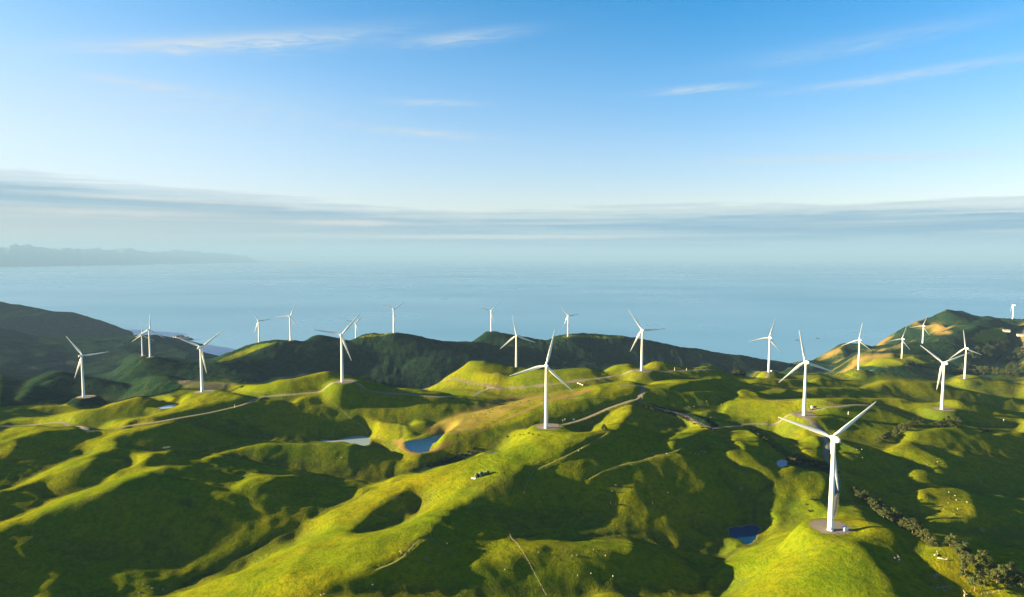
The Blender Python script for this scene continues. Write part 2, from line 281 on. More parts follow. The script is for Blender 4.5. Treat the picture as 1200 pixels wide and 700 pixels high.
# ---------------------------------------------------------------- least-squares height solver
def dx(a): return a[:,1:]-a[:,:-1]
def dy(a): return a[1:]-a[:-1]
def dxT(g):
    o=np.zeros((g.shape[0],g.shape[1]+1)); o[:,1:]+=g; o[:,:-1]-=g; return o
def dyT(g):
    o=np.zeros((g.shape[0]+1,g.shape[1])); o[1:]+=g; o[:-1]-=g; return o
def lap(a):
    o=np.zeros_like(a); o[:,1:-1]+=a[:,2:]-2*a[:,1:-1]+a[:,:-2]; o[1:-1]+=a[2:]-2*a[1:-1]+a[:-2]; return o
def lapT(a):
    o=np.zeros_like(a)
    b=a[:,1:-1]; o[:,2:]+=b; o[:,1:-1]-=2*b; o[:,:-2]+=b
    b=a[1:-1]; o[2:]+=b; o[1:-1]-=2*b; o[:-2]+=b
    return o
def cg(A,b,x,n,tol=1e-4):
    r=b-A(x); p=r.copy(); rs=(r*r).sum(); r0=rs+1e-30
    for _ in range(n):
        Ap=A(p); al=rs/((p*Ap).sum()+1e-30); x=x+al*p; r=r-al*Ap; rn=(r*r).sum()
        if rn<tol*tol*r0: break
        p=r+(rn/rs)*p; rs=rn
    return x
def resize(a,shape):
    ny,nx=shape
    yy=np.linspace(0,a.shape[0]-1,ny); xx=np.linspace(0,a.shape[1]-1,nx)
    return bil(a,xx[None,:]+0*yy[:,None],yy[:,None]+0*xx[None,:])
def bil(a,x,y):
    x=np.clip(x,0,a.shape[1]-1.001); y=np.clip(y,0,a.shape[0]-1.001)
    i=x.astype(int); j=y.astype(int); u=x-i; v=y-j
    return (a[j,i]*(1-u)+a[j,i+1]*u)*(1-v)+(a[j+1,i]*(1-u)+a[j+1,i+1]*u)*v
def blur(a,n):
    for _ in range(n):
        p=np.pad(a,1,mode='edge')
        a=(p[:-2,1:-1]+2*p[1:-1,1:-1]+p[2:,1:-1])/4
        p=np.pad(a,1,mode='edge'); a=(p[1:-1,:-2]+2*p[1:-1,1:-1]+p[1:-1,2:])/4
    return a
class Grid:
    def __init__(s,x0,x1,y0,y1,c):
        s.c=c; s.x0=x0; s.y0=y0; s.nx=int((x1-x0)/c)+1; s.ny=int((y1-y0)/c)+1; s.shape=(s.ny,s.nx)
        s.X,s.Y=np.meshgrid(x0+c*np.arange(s.nx),y0+c*np.arange(s.ny))
    def splat(s,pts,w=1.0):
        W=np.zeros(s.shape); B=np.zeros(s.shape)
        for X,Y,Z in pts:
            i=int(round((X-s.x0)/s.c)); j=int(round((Y-s.y0)/s.c))
            if 0<=i<s.nx and 0<=j<s.ny: W[j,i]+=w; B[j,i]+=w*Z
        return W,B
    def sample(s,h,X,Y): return bil(h,(np.asarray(X)-s.x0)/s.c,(np.asarray(Y)-s.y0)/s.c)
def base_surface(ext,cmin):
    pts=list(TB)+[at_z(*a) for a in AZ]+[at_y(*a) for a in AY]+AXYZ
    h=None; c=64.0
    # far ridges as densified lines
    while c>=cmin-1e-6:
        g=Grid(*ext,c); W,B=g.splat(pts,1.0)
        if h is None: h=np.full(g.shape,-260.0)
        else: h=resize(h,g.shape)
        kb=(64.0/c)**2*0.02*(c/64)**0; km=0.004
        A=lambda a:W*a+kb*lapT(lap(a))+km*(dxT(dx(a))+dyT(dy(a)))
        h=cg(A,B,h,400 if c>20 else 120)
        c/=2
    return g,h
def shadow_env(h,step,t=T_SUN):
    "height of the lowest sun ray over each cell; sun comes from -X"
    E=np.empty_like(h); e=np.full(h.shape[0],-1e9)
    for i in range(h.shape[1]):
        e=e-step*t; E[:,i]=e; e=np.maximum(e,h[:,i])
    return E
def mask_at(M,X,Y,H):
    px,py=project(X,Y,H)
    ok=(px>2)&(px<1197)&(py>340)&(py<699)
    i=np.clip((px*2).astype(int),0,M.shape[1]-1); j=np.clip((py*2).astype(int),0,M.shape[0]-1)
    m=M[j,i]; return m,ok
LIT_SLOPE=np.array([0,0.0,0.16,0.30])
def slope_field(m,ok,c):
    "wanted rise along the sun's path: hills that put light and shade where the photograph has them"
    ny,nx=m.shape; G=np.zeros((ny,nx)); W=np.where(ok,1.0,0.0)
    lit=(m>0).astype(np.int8)
    for j in range(ny):
        if not ok[j].any(): continue
        r=lit[j]; ch=np.flatnonzero(np.diff(r))+1
        st=np.concatenate([[0],ch]); en=np.concatenate([ch,[nx]])
        for a,b in zip(st,en):
            n=b-a; u=(np.arange(n)+.5)/n; L=n*c
            if r[a]:
                s=LIT_SLOPE[m[j,a:b]]
                cv=min(.16,L/200)
                G[j,a:b]=s+cv*(1-2*u)
            else:
                k=min(.30,44./L)
                if L<14: k=.1
                G[j,a:b]=-T_SUN-.01-k*(1-2*u)
    return G,W
def fit2(g,h,M,keep,n=20,rate=.5,margin=.35,bl=2,cap=3.,crest=.25,smax=.42):
    "nudge the ground until cast light and shade fall as traced: lift what should catch the sun, lower what blocks it, sink what should lie in shade"
    c=g.c
    for it in range(n):
        m,ok=mask_at(M,g.X,g.Y,h); ok=ok&(h>SEA+25)
        E=np.empty_like(h); S=np.zeros(h.shape,np.int32); e=np.full(h.shape[0],-1e9); s=np.zeros(h.shape[0],np.int32)
        for i in range(h.shape[1]):
            e=e-c*T_SUN; E[:,i]=e; S[:,i]=s
            b=h[:,i]>e; e=np.where(b,h[:,i],e); s=np.where(b,i,s)
        d=E-h
        lit=ok&(m>0)&(d>-margin); sh=ok&(m==0)&(d<margin)
        up=np.where(lit,np.minimum(d+margin,cap),0.); dn=np.where(sh,np.minimum(margin-d,cap),0.)
        low=np.zeros_like(h)
        J,I=np.nonzero(lit&(d>0)); np.maximum.at(low,(J,S[J,I]),np.minimum(d[J,I],cap)*crest)
        low=blur(low,1)*1.6
        h=h+keep*rate*blur(up-.8*dn-low,bl)
        gy,gx=np.gradient(h,c); w=blur(np.clip((np.hypot(gx,gy)-smax)/.25,0,1),2); h=h*(1-w)+blur(h,4)*w
    return h
def detail2(g,h,h0,M,anch,iters=10,lam=130.,wy=.25,ncg=60,wcurv=.6,wv=.12,margin=.5,ymax=1e9,aw=.3,hp=.5,hpr=150.,pr=80.):
    c=g.c
    Wa,Ba=g.splat(anch,aw)
    up=np.zeros(g.shape); dn=np.zeros(g.shape)
    for it in range(iters):
        m,ok=mask_at(M,g.X,g.Y,h)
        ok&=(h0>SEA+25)&(g.Y<ymax)
        G,W=slope_field(m,ok,c)
        G=blur(G,1)
        wm=np.minimum(W[:,1:],W[:,:-1])
        wx=np.where(wm>0,1.,.3); gx=np.where(wm>0,c*(G[:,1:]+G[:,:-1])/2,dx(h0))
        E=shadow_env(h,c); d=E-h
        lit=ok&(m>0); sh=ok&(m==0)
        # running multipliers: shove ground up where it should catch sun, down where it should lie in shade
        up=np.where(lit,np.clip(up+.7*(d+margin),0,12),0)
        dn=np.where(sh,np.clip(dn+.7*(margin-d),0,12),0)
        act=((up>0)|(dn>0))*wv*(c/4)**2
        ht=h+up-dn if it==0 else h+np.where(up>0,np.clip(d+margin,-1.5,5)*.8+.1*up,0)-np.where(dn>0,np.clip(margin-d,-1.5,5)*.8+.1*dn,0)
        gy=dy(h0); L=(c/lam)**2
        A=lambda a:dxT(wx*dx(a))+wy*dyT(dy(a))+L*a+Wa*a+act*a+wcurv*lapT(lap(a))
        b=dxT(wx*gx)+wy*dyT(gy)+L*h0+Ba+act*ht+wcurv*lapT(lap(h0))
        h=cg(A,b,h,ncg)
        if hp: h=h-hp*lowpass(h-h0,c,hpr)
        if pr: h=pin(g,h,anch,pr)
    return h
def lowpass(a,c,rad):
    k=max(1,int(rad/c/4)); ny,nx=a.shape
    s=resize(blur(a,2),(max(4,ny//k),max(4,nx//k)))
    return resize(blur(s,16),a.shape)
def pin(g,h,anch,rad=70.,n=6):
    "bend the ground smoothly through fixed points"
    A=np.array(anch); ok=(A[:,0]>g.x0)&(A[:,0]<g.x0+g.c*g.nx)&(A[:,1]>g.y0)&(A[:,1]<g.y0+g.c*g.ny); A=A[ok]
    K=np.exp(-(((A[:,None,:2]-A[None,:,:2])**2).sum(2))/(2*rad*rad))+1e-3*np.eye(len(A))
    r=A[:,2]-g.sample(h,A[:,0],A[:,1]); w=np.linalg.solve(K,r)
    h=h.copy()
    for (X,Y,_),wi in zip(A,w):
        i0=max(0,int((X-g.x0-4*rad)/g.c)); i1=min(g.nx,int((X-g.x0+4*rad)/g.c)); j0=max(0,int((Y-g.y0-4*rad)/g.c)); j1=min(g.ny,int((Y-g.y0+4*rad)/g.c))
        h[j0:j1,i0:i1]+=wi*np.exp(-((g.X[j0:j1,i0:i1]-X)**2+(g.Y[j0:j1,i0:i1]-Y)**2)/(2*rad*rad))
    return h
# ================================================================ helpers for objects
def struct(o,kind='structure'): o['kind']=kind; return o
def link_mesh(name,verts,faces,mat,parent=None,smooth=False):
    me=bpy.data.meshes.new(name); me.from_pydata(verts,[],faces); me.update()
    if mat: me.materials.append(mat)
    if smooth: me.shade_smooth()
    o=bpy.data.objects.new(name,me); sc.collection.objects.link(o)
    if parent: o.parent=parent
    return o
def obj(name,bm,mat,parent=None,smooth=False):
    me=bpy.data.meshes.new(name); bm.to_mesh(me); bm.free()
    if mat: me.materials.append(mat)
    if smooth: me.shade_smooth()
    o=bpy.data.objects.new(name,me); sc.collection.objects.link(o)
    if parent: o.parent=parent
    return o
def tag(o,label,cat,group=None):
    o['label']=label; o['category']=cat
    if group: o['group']=group
    return o
def empty(name,loc,rz=0):
    o=bpy.data.objects.new(name,None); sc.collection.objects.link(o); o.location=loc; o.rotation_euler=(0,0,rz); o.empty_display_size=.5; return o
def copy_tree(o,parent=None):
    c=o.copy(); sc.collection.objects.link(c)
    if parent: c.parent=parent
    for ch in list(o.children): copy_tree(ch,c)
    return c
def new_mat(name):
    m=bpy.data.materials.new(name); m.use_nodes=True; t=m.node_tree; t.nodes.clear()
    b=N('ShaderNodeBsdfPrincipled',t); o=N('ShaderNodeOutputMaterial',t); t.links.new(b.outputs[0],o.inputs[0]); return m,t,b
def setc(t,b,name,v):
    if isinstance(v,tuple): b.inputs[name].default_value=(*v,1)
    elif isinstance(v,(int,float)): b.inputs[name].default_value=v
    else: t.links.new(v,b.inputs[name])
def plain(name,col,rough=.6,var=.12,scale=1.5,metal=0.,spec=.4):
    m,t,b=new_mat(name); g=N('ShaderNodeNewGeometry',t); n=noise(g.outputs['Position'],scale,4,.6,t)
    c=mix(n,tuple(v*(1-var) for v in col),tuple(min(1,v*(1+var)) for v in col),t)
    setc(t,b,'Base Color',c); setc(t,b,'Roughness',rough); setc(t,b,'Metallic',metal); setc(t,b,'Specular IOR Level',spec); return m
# ================================================================ solve the ground
def sstep(a,b,x): t=np.clip((x-a)/(b-a),0,1); return t*t*(3-2*t)
def pnoise(x,y,seed=0):
    xi=np.floor(x).astype(np.int64); yi=np.floor(y).astype(np.int64); xf=x-xi; yf=y-yi
    def grad(ix,iy,dx_,dy_):
        hsh=(ix*374761393+iy*668265263+seed*1442695041)&0xffffffff
        hsh=((hsh^(hsh>>13))*1274126177)&0xffffffff
        a=(hsh^(hsh>>16))%3600*(2*math.pi/3600)
        return np.cos(a)*dx_+np.sin(a)*dy_
    u=xf**3*(xf*(xf*6-15)+10); v=yf**3*(yf*(yf*6-15)+10)
    a=grad(xi,yi,xf,yf); b=grad(xi+1,yi,xf-1,yf); c=grad(xi,yi+1,xf,yf-1); d=grad(xi+1,yi+1,xf-1,yf-1)
    return ((a+u*(b-a))+v*((c+u*(d-c))-(a+u*(b-a))))*1.5
M=raster(LIT)
gB,h0=base_surface((-3400,3400,230,4900),8.0)
gm=Grid(-1400,1500,240,1720,8.0); hb8=gB.sample(h0,gm.X,gm.Y)
hm=detail2(gm,hb8.copy(),hb8,M,TB,iters=30,wcurv=.5,lam=300,wy=.15,wv=.3,hp=.4,hpr=170,pr=60)
gn=Grid(-1200,1300,240,1640,4.0); hbn=gB.sample(h0,gn.X,gn.Y)
hn=gm.sample(hm,gn.X,gn.Y)
hn=detail2(gn,hn,hbn,M,TB,iters=14,wv=.3,wcurv=1.2,lam=300,wy=.15,hp=.4,hpr=170,pr=60)
hn=pin(gn,hn,TB,85.)
def keepers(g,r):
    k=np.ones(g.shape)
    for x,y,_ in TB: k*=1-np.exp(-((g.X-x)**2+(g.Y-y)**2)/(2*r*r))
    return k
wx_=pnoise(gn.X/130,gn.Y/130,71)*34; wy_=pnoise(gn.X/130,gn.Y/130,72)*34       # spurs and folds between them
fold=(1-np.abs(pnoise((gn.X+wx_)/82,(gn.Y+wy_)/82,73))-.72)*5.0+(1-np.abs(pnoise((gn.X-wy_)/36,(gn.Y+wx_)/36,74))-.72)*1.9
kp=keepers(gn,16.)
hn=hn+fold*kp
hn=fit2(gn,hn,M,kp,90,bl=2,rate=.45,crest=.6,smax=.6)
mm,okm=mask_at(M,gn.X,gn.Y,hn); dist=np.where((mm>0)|~okm,0.,60.)
for _ in range(45):
    q=np.pad(dist,1,mode='edge'); dist=np.minimum(dist,np.minimum(np.minimum(q[:-2,1:-1],q[2:,1:-1]),np.minimum(q[1:-1,:-2],q[1:-1,2:]))+1)
hn=hn-kp*np.minimum(blur(np.maximum(dist-7,0),6)*gn.c*.14,11.)      # hollow out the valleys between the lit crests
dep=shadow_env(hn,gn.c,math.tan(R(12.)))-hn                      # spurs and gullies in the folds that lie well below the sun line
gul=(1-np.abs(pnoise((gn.X+.8*wy_)/64,(gn.Y+.8*wx_)/95,75))*1.6-.5)*4.2+(1-np.abs(pnoise((gn.X-wx_)/27,(gn.Y+wy_)/40,76))*1.6-.5)*1.7
hn=hn+kp*np.minimum(gul,np.maximum(dep-1.2,0))*sstep(.8,6,blur(np.clip(dep,0,12),3))
gF=Grid(-3400,3400,1300,4900,12.0); hbf=gB.sample(h0,gF.X,gF.Y)
hf=detail2(gF,hbf.copy(),hbf,M,TB,iters=8,wcurv=.5,lam=150,wy=.15,wv=.2,hp=.4,hpr=250,pr=90)
hf=pin(gF,hf,TB,160.)
hf=fit2(gF,hf,M,keepers(gF,45.),40,bl=2,rate=.5,crest=.5,smax=.7)
# ---------------------------------------------------------------- one sheet, finer towards the near hills
def axis(a,b,fine0,fine1,step,grow,maxs):
    v=[fine0]
    while v[-1]<fine1: v.append(v[-1]+step)
    s=step
    while v[-1]<b: s=min(s*grow,maxs); v.append(v[-1]+s)
    s=step; lo=[]; x=fine0
    while x>a: s=min(s*grow,maxs); x-=s; lo.append(x)
    return np.array(lo[::-1]+v)
xs=axis(-3400,3400,-760,820,2.2,1.02,11.0)
ys=axis(232,4900,232,900,2.0,1.012,12.0)
GX,GY=np.meshgrid(xs,ys)
def bspline(g,h,xs,ys):
    def taps(v,o,n):
        q=np.clip((v-o)/g.c,1,n-3.001); i=q.astype(int); f=q-i
        return i,[(1-f)**3/6,(3*f**3-6*f**2+4)/6,(-3*f**3+3*f**2+3*f+1)/6,f**3/6]
    i,wx=taps(xs,g.x0,g.nx); j,wy=taps(ys,g.y0,g.ny)
    r=sum(wy[k][:,None]*h[j+k-1] for k in range(4))
    return sum(wx[k][None,:]*r[:,i+k-1] for k in range(4))
HF=bspline(gF,hf,xs,ys); HN=bspline(gn,hn,xs,ys); H0=bspline(gB,h0,xs,ys)
wn=sstep(1640,1500,GY)*sstep(-1200,-1080,GX)*sstep(1300,1180,GX)
wf=sstep(1300,1440,GY)
H=HN*wn+(1-wn)*(HF*wf+H0*(1-wf))
inpic=wn
# roughness: gullied far hills, hummocky pasture
far=sstep(1450,1900,GY)+sstep(-760,-1000,GX)*.0
rid=1-np.abs(pnoise(GX/260,GY/260,3)); rid2=1-np.abs(pnoise(GX/110,GY/110,5))
rgt=.5+1.6*sstep(700,1100,GX)+.4*sstep(-900,-1300,GX)
H=H+far*(np.maximum(pnoise(GX/22,GY/22,77),-.1)*1.8+pnoise(GX/13,GY/13,78)*.8)*sstep(SEA+15,SEA+70,H)
H=H+far*rgt*((rid-.75)*20+(rid2-.75)*9)*sstep(SEA-10,SEA+60,H)
out_=1-inpic; H=H+out_*(1-far)*(pnoise(GX/180,GY/180,8)*9+pnoise(GX/70,GY/70,9)*3)
near=1-far
H=H+(.78-np.abs(pnoise(GX/24,GY/24,1))*1.4)*(.55+.8*far)+pnoise(GX/15,GY/15,2)*(.30+.3*far)+pnoise(GX/6.5,GY/6.5,4)*.16
print('terrain solved',H.shape)
def ground(x,y):
    i=np.interp(x,xs,np.arange(len(xs))); j=np.interp(y,ys,np.arange(len(ys)))
    return bil(H,np.asarray(i),np.asarray(j))
_YM=np.geomspace(236,4880,1500)
def drop(px,py,ymax=1e9):
    "where a sight line meets the ground"
    kx,kz=ray(px,py); h=ground(kx*_YM,_YM); d=kz*_YM-h
    k=np.flatnonzero((d<0)&(_YM<ymax))
    if len(k)==0:               # no ground that near: take the crest the sight line passes closest over
        k=int(np.argmin(np.where(_YM<ymax,d/_YM,1e9))); return kx*_YM[k],_YM[k],float(h[k])
    k=int(k[0])
    if k==0: Yv=_YM[0]
    else:
        a,b=d[k-1],d[k]; Yv=_YM[k-1]+(_YM[k]-_YM[k-1])*(a/(a-b) if a!=b else 0)
    return kx*Yv,Yv,float(ground(kx*Yv,Yv))
def dropline(pts,step=4.,ymax=1e9):
    P=np.array([drop(*p,ymax)[:2] for p in pts])
    for _ in range(3):          # a sight line that slips over a crest lands far beyond: bring it back between its neighbours
        for i in range(len(P)):
            nb=[P[k,1] for k in (i-2,i-1,i+1,i+2) if 0<=k<len(P)]
            md=float(np.median(nb))
            if P[i,1]>1.12*md or P[i,1]<.86*md: P[i]=P[i]*(md/P[i,1])
    # Catmull-Rom through the dropped points, then even spacing
    Q=[]
    for i in range(len(P)-1):
        p0=P[max(0,i-1)];p1=P[i];p2=P[i+1];p3=P[min(len(P)-1,i+2)]
        n=max(2,int(np.hypot(*(p2-p1))/2))
        for t in np.linspace(0,1,n,endpoint=False):
            Q.append(.5*((2*p1)+(-p0+p2)*t+(2*p0-5*p1+4*p2-p3)*t*t+(-p0+3*p1-3*p2+p3)*t**3))
    Q.append(P[-1]); Q=np.array(Q)
    s=np.concatenate([[0],np.cumsum(np.hypot(*np.diff(Q,axis=0).T))])
    t=np.arange(0,s[-1],step)
    return np.stack([np.interp(t,s,Q[:,0]),np.interp(t,s,Q[:,1])],1)
def smooth1(a,n):
    for _ in range(n):
        b=a.copy(); b[1:-1]=(a[:-2]+2*a[1:-1]+a[2:])/4; a=b
    return a
def window(x,y,r):
    return slice(np.searchsorted(ys,y-r),np.searchsorted(ys,y+r)),slice(np.searchsorted(xs,x-r),np.searchsorted(xs,x+r))
COV=np.zeros(H.shape+(4,))          # R rank tan grass, G scrub, B bare earth, A rushes and wet ground
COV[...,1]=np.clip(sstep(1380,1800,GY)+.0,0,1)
def grade(line,z,half,shoulder):
    "level the ground under a track; nearest centre-line point wins"
    D=np.full(H.shape,1e9); Zt=np.zeros(H.shape)
    for (x,y),zz in zip(line,z):
        sy,sxx=window(x,y,half+shoulder+3)
        d=np.hypot(GX[sy,sxx]-x,GY[sy,sxx]-y); m=d<D[sy,sxx]
        D[sy,sxx]=np.where(m,d,D[sy,sxx]); Zt[sy,sxx]=np.where(m,zz,Zt[sy,sxx])
    wgt=1-sstep(half,half+shoulder,D)
    H[:]=H*(1-wgt)+Zt*wgt
    return D
ROADS=[ # name, half width, picture points
 ('gravel_road',2.1,[(-30,500),(0,500),(40,498.5),(80,499),(100,502),(120,504),(150,501),(180,496),(210,489.5),(240,485),(262,480),(290,472),(310,467),(340,463),(375,459.5),(400,457.5),(430,458),(480,462),(530,463),(560,461),(590,456),(615,454),(650,450),(690,445),(720,441),(742,438.5),(752,434)],1300),
 ('gravel_road',1.9,[(745,438),(770,436.5),(790,435),(820,433.8),(850,433.5),(880,433),(903,431)],1420),
 ('gravel_road',1.8,[(403,436),(430,432),(465,432),(500,438),(530,444),(560,450),(590,455.5)],1300),
 ('gravel_road',2.1,[(728,440.5),(745,446),(754,453),(752,461),(746,468),(730,472.5),(712,478.5),(697,485.5),(685,491),(668,496),(648,500)],1250),
 ('gravel_road',1.8,[(746,469),(765,477),(790,485),(812,493),(832,500),(850,500.5),(875,499),(900,498),(918,494),(932,488),(940,481)],1000),
 ('gravel_road',1.9,[(905,498),(922,498),(938,501),(952,505.5),(964,512),(969,520),(968,530),(972,540),(978,552),(981,565),(979,580),(977,595),(975,606)],950),
 ('gravel_road',1.7,[(945,480),(980,477),(1010,473.5),(1050,473.5),(1100,473.5)],1100),
 ('gravel_road',1.7,[(905,431),(930,434),(960,435),(985,433),(1003,432)],1650),
 ('farm_track',1.1,[(690,562),(707,552),(725,546),(747,541.5),(775,533),(797,526),(820,515),(848,503),(868,499)],1000),
 ('farm_track',1.0,[(612,580),(620,562),(628,551),(660,536),(690,520),(714,507)],1000),
 ('farm_track',.9,[(440,668),(470,655),(500,630),(530,606)],1000),
]
road_lines=[]
for nm,hw,pts,ym in ROADS:
    L=dropline(pts,4.,ym); z=smooth1(ground(L[:,0],L[:,1]),30 if nm=='gravel_road' else 8); road_lines.append((nm,hw,L,z))
for nm,hw,L,z in road_lines:
    if nm=='gravel_road':
        D=grade(L,z,hw+1.5,5.0); COV[...,2]=np.maximum(COV[...,2],.75*(1-sstep(hw+.5,hw+3.5,D)))
    else:
        D=grade(L,z,hw+.6,2.0); COV[...,0]=np.maximum(COV[...,0],.5*(1-sstep(hw,hw+2,D)))
for i,(nm,hw,L,z) in enumerate(road_lines):     # junctions: re-read the graded ground
    road_lines[i]=(nm,hw,L,smooth1(ground(L[:,0],L[:,1]),3))
# turbine pads
PADS=[]
for (x,y,zr),t in zip(TB,TURB):
    zc=float(ground(x,y)); zc=.4*zr+.6*zc
    r=13.5 if y<1300 else 8.
    ang=rng.uniform(0,6.28)
    cx,cyy=x+ (3 if y<1300 else 0),y+ (6 if y<800 else 2)
    sy,sxx=window(cx,cyy,r+26); d=np.hypot(GX[sy,sxx]-cx,GY[sy,sxx]-cyy)
    wgt=1-sstep(r+1,r+24,d); H[sy,sxx]=H[sy,sxx]*(1-wgt)+zc*wgt
    COV[sy,sxx,2]=np.maximum(COV[sy,sxx,2],.8*(1-sstep(r-1,r+4,d)))
    PADS.append((x,y,zc,cx,cyy,r))
# ponds sunk into their hollows
PONDS=[('blue farm pond held by a tan grass bank in the middle valley',[(475,518),(486,515.5),(498,514),(510,511),(520,509),(523,511),(516,516),(507,520),(504,526),(503,529),(493,531),(483,529),(476,525)]),
 ('pale stock pond with a long narrow arm in shaded pasture',[(375,515.2),(384,516),(393,516.5),(402,514.5),(412,512),(422,510.8),(431,512),(434,517),(431,521.5),(424,523),(414,520.5),(402,517.5),(390,518.3),(380,517.5)]),
 ('dark blue pond at the foot of the sunlit spur below the near turbine',[(854,620),(861,617.5),(869,618.5),(876,615.5),(886,616.5),(891,619),(887,626),(885,632),(880,637),(874,638.5),(870,634),(864,631.5),(856,628.5),(854.5,624)]),
 ('small blue pond beside brown scrub left of the near turbine',[(911,540.5),(917,538.5),(922,540.5),(922,545),(917,548),(912,546.5),(910,543.5)]),
 ('small pale pond on the flat below the left turbine pad',[(184,478),(195,475.5),(205,474),(207,475.2),(200,478.3),(190,479.2)]),
 ('grey blue puddle in the shadowed fold under the turbine spur',[(571,531.5),(578,529.5),(585,530.5),(582,533.5),(573,534.5)])]
pond_geo=[]
for lab,pp in PONDS:
    c=np.mean(pp,axis=0); x0_,y0_,z0_=drop(*c)
    zs=[drop(*p)[2] for p in pp]; zl=float(np.percentile(zs,35))
    P=np.array([at_z(px,py,zl)[:2] for px,py in pp])
    pond_geo.append((lab,P,zl))
    cx,cyy=P.mean(0); rad=np.hypot(*(P-P.mean(0)).T).max()
    sy,sxx=window(cx,cyy,rad+22); gx_,gy_=GX[sy,sxx],GY[sy,sxx]
    ins=np.zeros(gx_.shape,bool); dmin=np.full(gx_.shape,1e9)
    for i in range(len(P)):
        a=P[i]; b=P[(i+1)%len(P)]
        cond=((a[1]<=gy_)!=(b[1]<=gy_)); xi=a[0]+(gy_-a[1])/(b[1]-a[1]+1e-9)*(b[0]-a[0]); ins^=cond&(gx_<xi)
        ab=b-a; t=np.clip(((gx_-a[0])*ab[0]+(gy_-a[1])*ab[1])/(ab@ab),0,1); dmin=np.minimum(dmin,np.hypot(gx_-a[0]-t*ab[0],gy_-a[1]-t*ab[1]))
    Hs=H[sy,sxx]; wgt=np.where(ins,1.,1-sstep(0,18,dmin))
    tgt=np.where(ins,zl-np.minimum(1.6,.1+dmin*.35),zl+.12+dmin*.12)
    H[sy,sxx]=Hs*(1-wgt)+tgt*wgt
    COV[sy,sxx,2]=np.maximum(COV[sy,sxx,2],np.where(ins,1.,.45*(1-sstep(0.5,3.5,dmin))))
# creek lines cut into the valley floors
CREEKS=[[(258,492),(290,500),(310,509),(318,513),(305,516.5),(250,527),(205,530)],[(215,588),(228,596),(250,608),(257,614),(248,626),(241,645)],
 [(468,536),(458,555),(440,572),(405,591),(352,613),(300,641),(252,668),(188,698)],[(846,534),(866,546),(886,553),(897,563),(905,568)],
 [(905,565),(893,575),(886,585),(884,600),(880,612)],[(605,629),(650,624),(700,628),(745,625),(770,633),(790,648),(815,660),(828,668),(822,690)],[(457,480),(465,490),(472,500),(470,512)],
 [(868,640),(850,655),(835,668),(826,690)]]
for c in CREEKS:
    L=dropline(c,3.); D=np.full(H.shape,1e9)
    for k,(x,y) in enumerate(L):
        x+=1.5*math.sin(k*.55)
        sy,sxx=window(x,y,14); D[sy,sxx]=np.minimum(D[sy,sxx],np.hypot(GX[sy,sxx]-x,GY[sy,sxx]-y))
    brk=np.clip(.7+.9*pnoise(GX/22,GY/22,61),.25,1); H-=1.2*brk*np.exp(-(D/2.4)**2); COV[...,3]=np.maximum(COV[...,3],.95*brk*np.exp(-(D/(3.2+2.2*pnoise(GX/9,GY/9,6)))**2))
FENCES=[([(378,462),(388,471),(400,481),(412,492),(426,501),(440,513),(455,522),(468,530)],'thin wire fence running down from the road corner past the pale pond',1200),
 ([(597,627),(604,636),(612,647),(620,660),(628,676),(642,701)],'thin pale wire fence climbing the bottom middle hillside',1e9),
 ([(659,467),(680,467),(700,466.8),(714,466.5)],'wire fence straight across the bright field above the middle turbine',1200),
 ([(1088,635),(1100,634.5),(1120,634.5),(1140,634)],'wire fence across the sunlit strip above the ragged pines',1e9),
 ([(1150,697),(1165,695),(1182,690),(1200,686)],'wire fence at the lower right corner below the pines',1e9),
 ([(895,470),(918,471),(940,470),(975,474),(1020,478)],'wire fence along the light strip behind the brown pad',1200)]
for pts,lab,ym in FENCES:
    L=dropline(pts,2.5,ym); D=np.full(H.shape,1e9)
    for x,y in L:
        sy,sxx=window(x,y,6); D[sy,sxx]=np.minimum(D[sy,sxx],np.hypot(GX[sy,sxx]-x,GY[sy,sxx]-y))
    COV[...,0]=np.maximum(COV[...,0],.55*np.exp(-(D/1.3)**2))
# ground cover that differs from the pasture (traced): rank tan grass, brown scrub, bare earth
def cover(ch,v,poly,soft=1):
    m=raster([(255,poly)],ss=1); m=blur(m.astype(float),soft)
    px,py=project(GX,GY,H); ok=(px>=0)&(px<1199)&(py>=0)&(py<699)
    val=bil(m,np.clip(px,0,1198),np.clip(py,0,698))/255.*v*ok
    lim=np.ones(H.shape,bool)
    x,y,_=drop(*np.mean(poly,axis=0)); lim=np.abs(GY-y)<max(170,.30*y)
    COV[...,ch]=np.maximum(COV[...,ch],val*lim)
cover(0,1.,[(520,520),(530,518),(548,512),(565,504),(580,497),(592,491),(603,486),(622,478),(640,470),(660,464),(680,459),(698,455),(697,457.5),(680,463),(655,469),(640,473),(622,481),(605,488),(592,493),(578,500),(562,508),(545,514),(528,522),(515,528),(503,531),(490,534),(478,533),(468,525),(458,518),(473,514),(476,525),(484,530),(494,532),(504,529)],2)
cover(0,.5,[(495,503),(515,493),(535,483),(560,474),(583,467),(610,463),(640,460.5),(675,456),(676,459),(650,465),(630,472),(610,480),(590,489),(570,498),(548,508),(535,511),(523,511),(520,508),(505,511)],2)
cover(1,.8,[(757,473),(770,476),(800,482),(830,491),(845,499),(838,505),(822,500),(800,491),(775,483),(757,478)],2)
cover(1,.5,[(880,500),(900,508),(918,522),(930,535),(925,540),(908,528),(892,515),(876,505)],2)
cover(1,.6,[(920,537),(935,530),(948,537),(975,543),(975,556),(950,552),(930,548),(920,545)],2)
cover(1,.7,[(470,552),(490,548),(515,540),(545,532),(560,530),(545,540),(515,548),(490,556)],2)
cover(3,.35,[(545,568),(560,562),(590,556),(615,555),(612,572),(595,583),(570,586),(548,580)],3)
cover(1,.75,[(0,440),(60,434),(110,440),(170,432),(230,430),(245,440),(215,452),(205,462),(150,470),(110,478),(60,474),(0,478)],2)
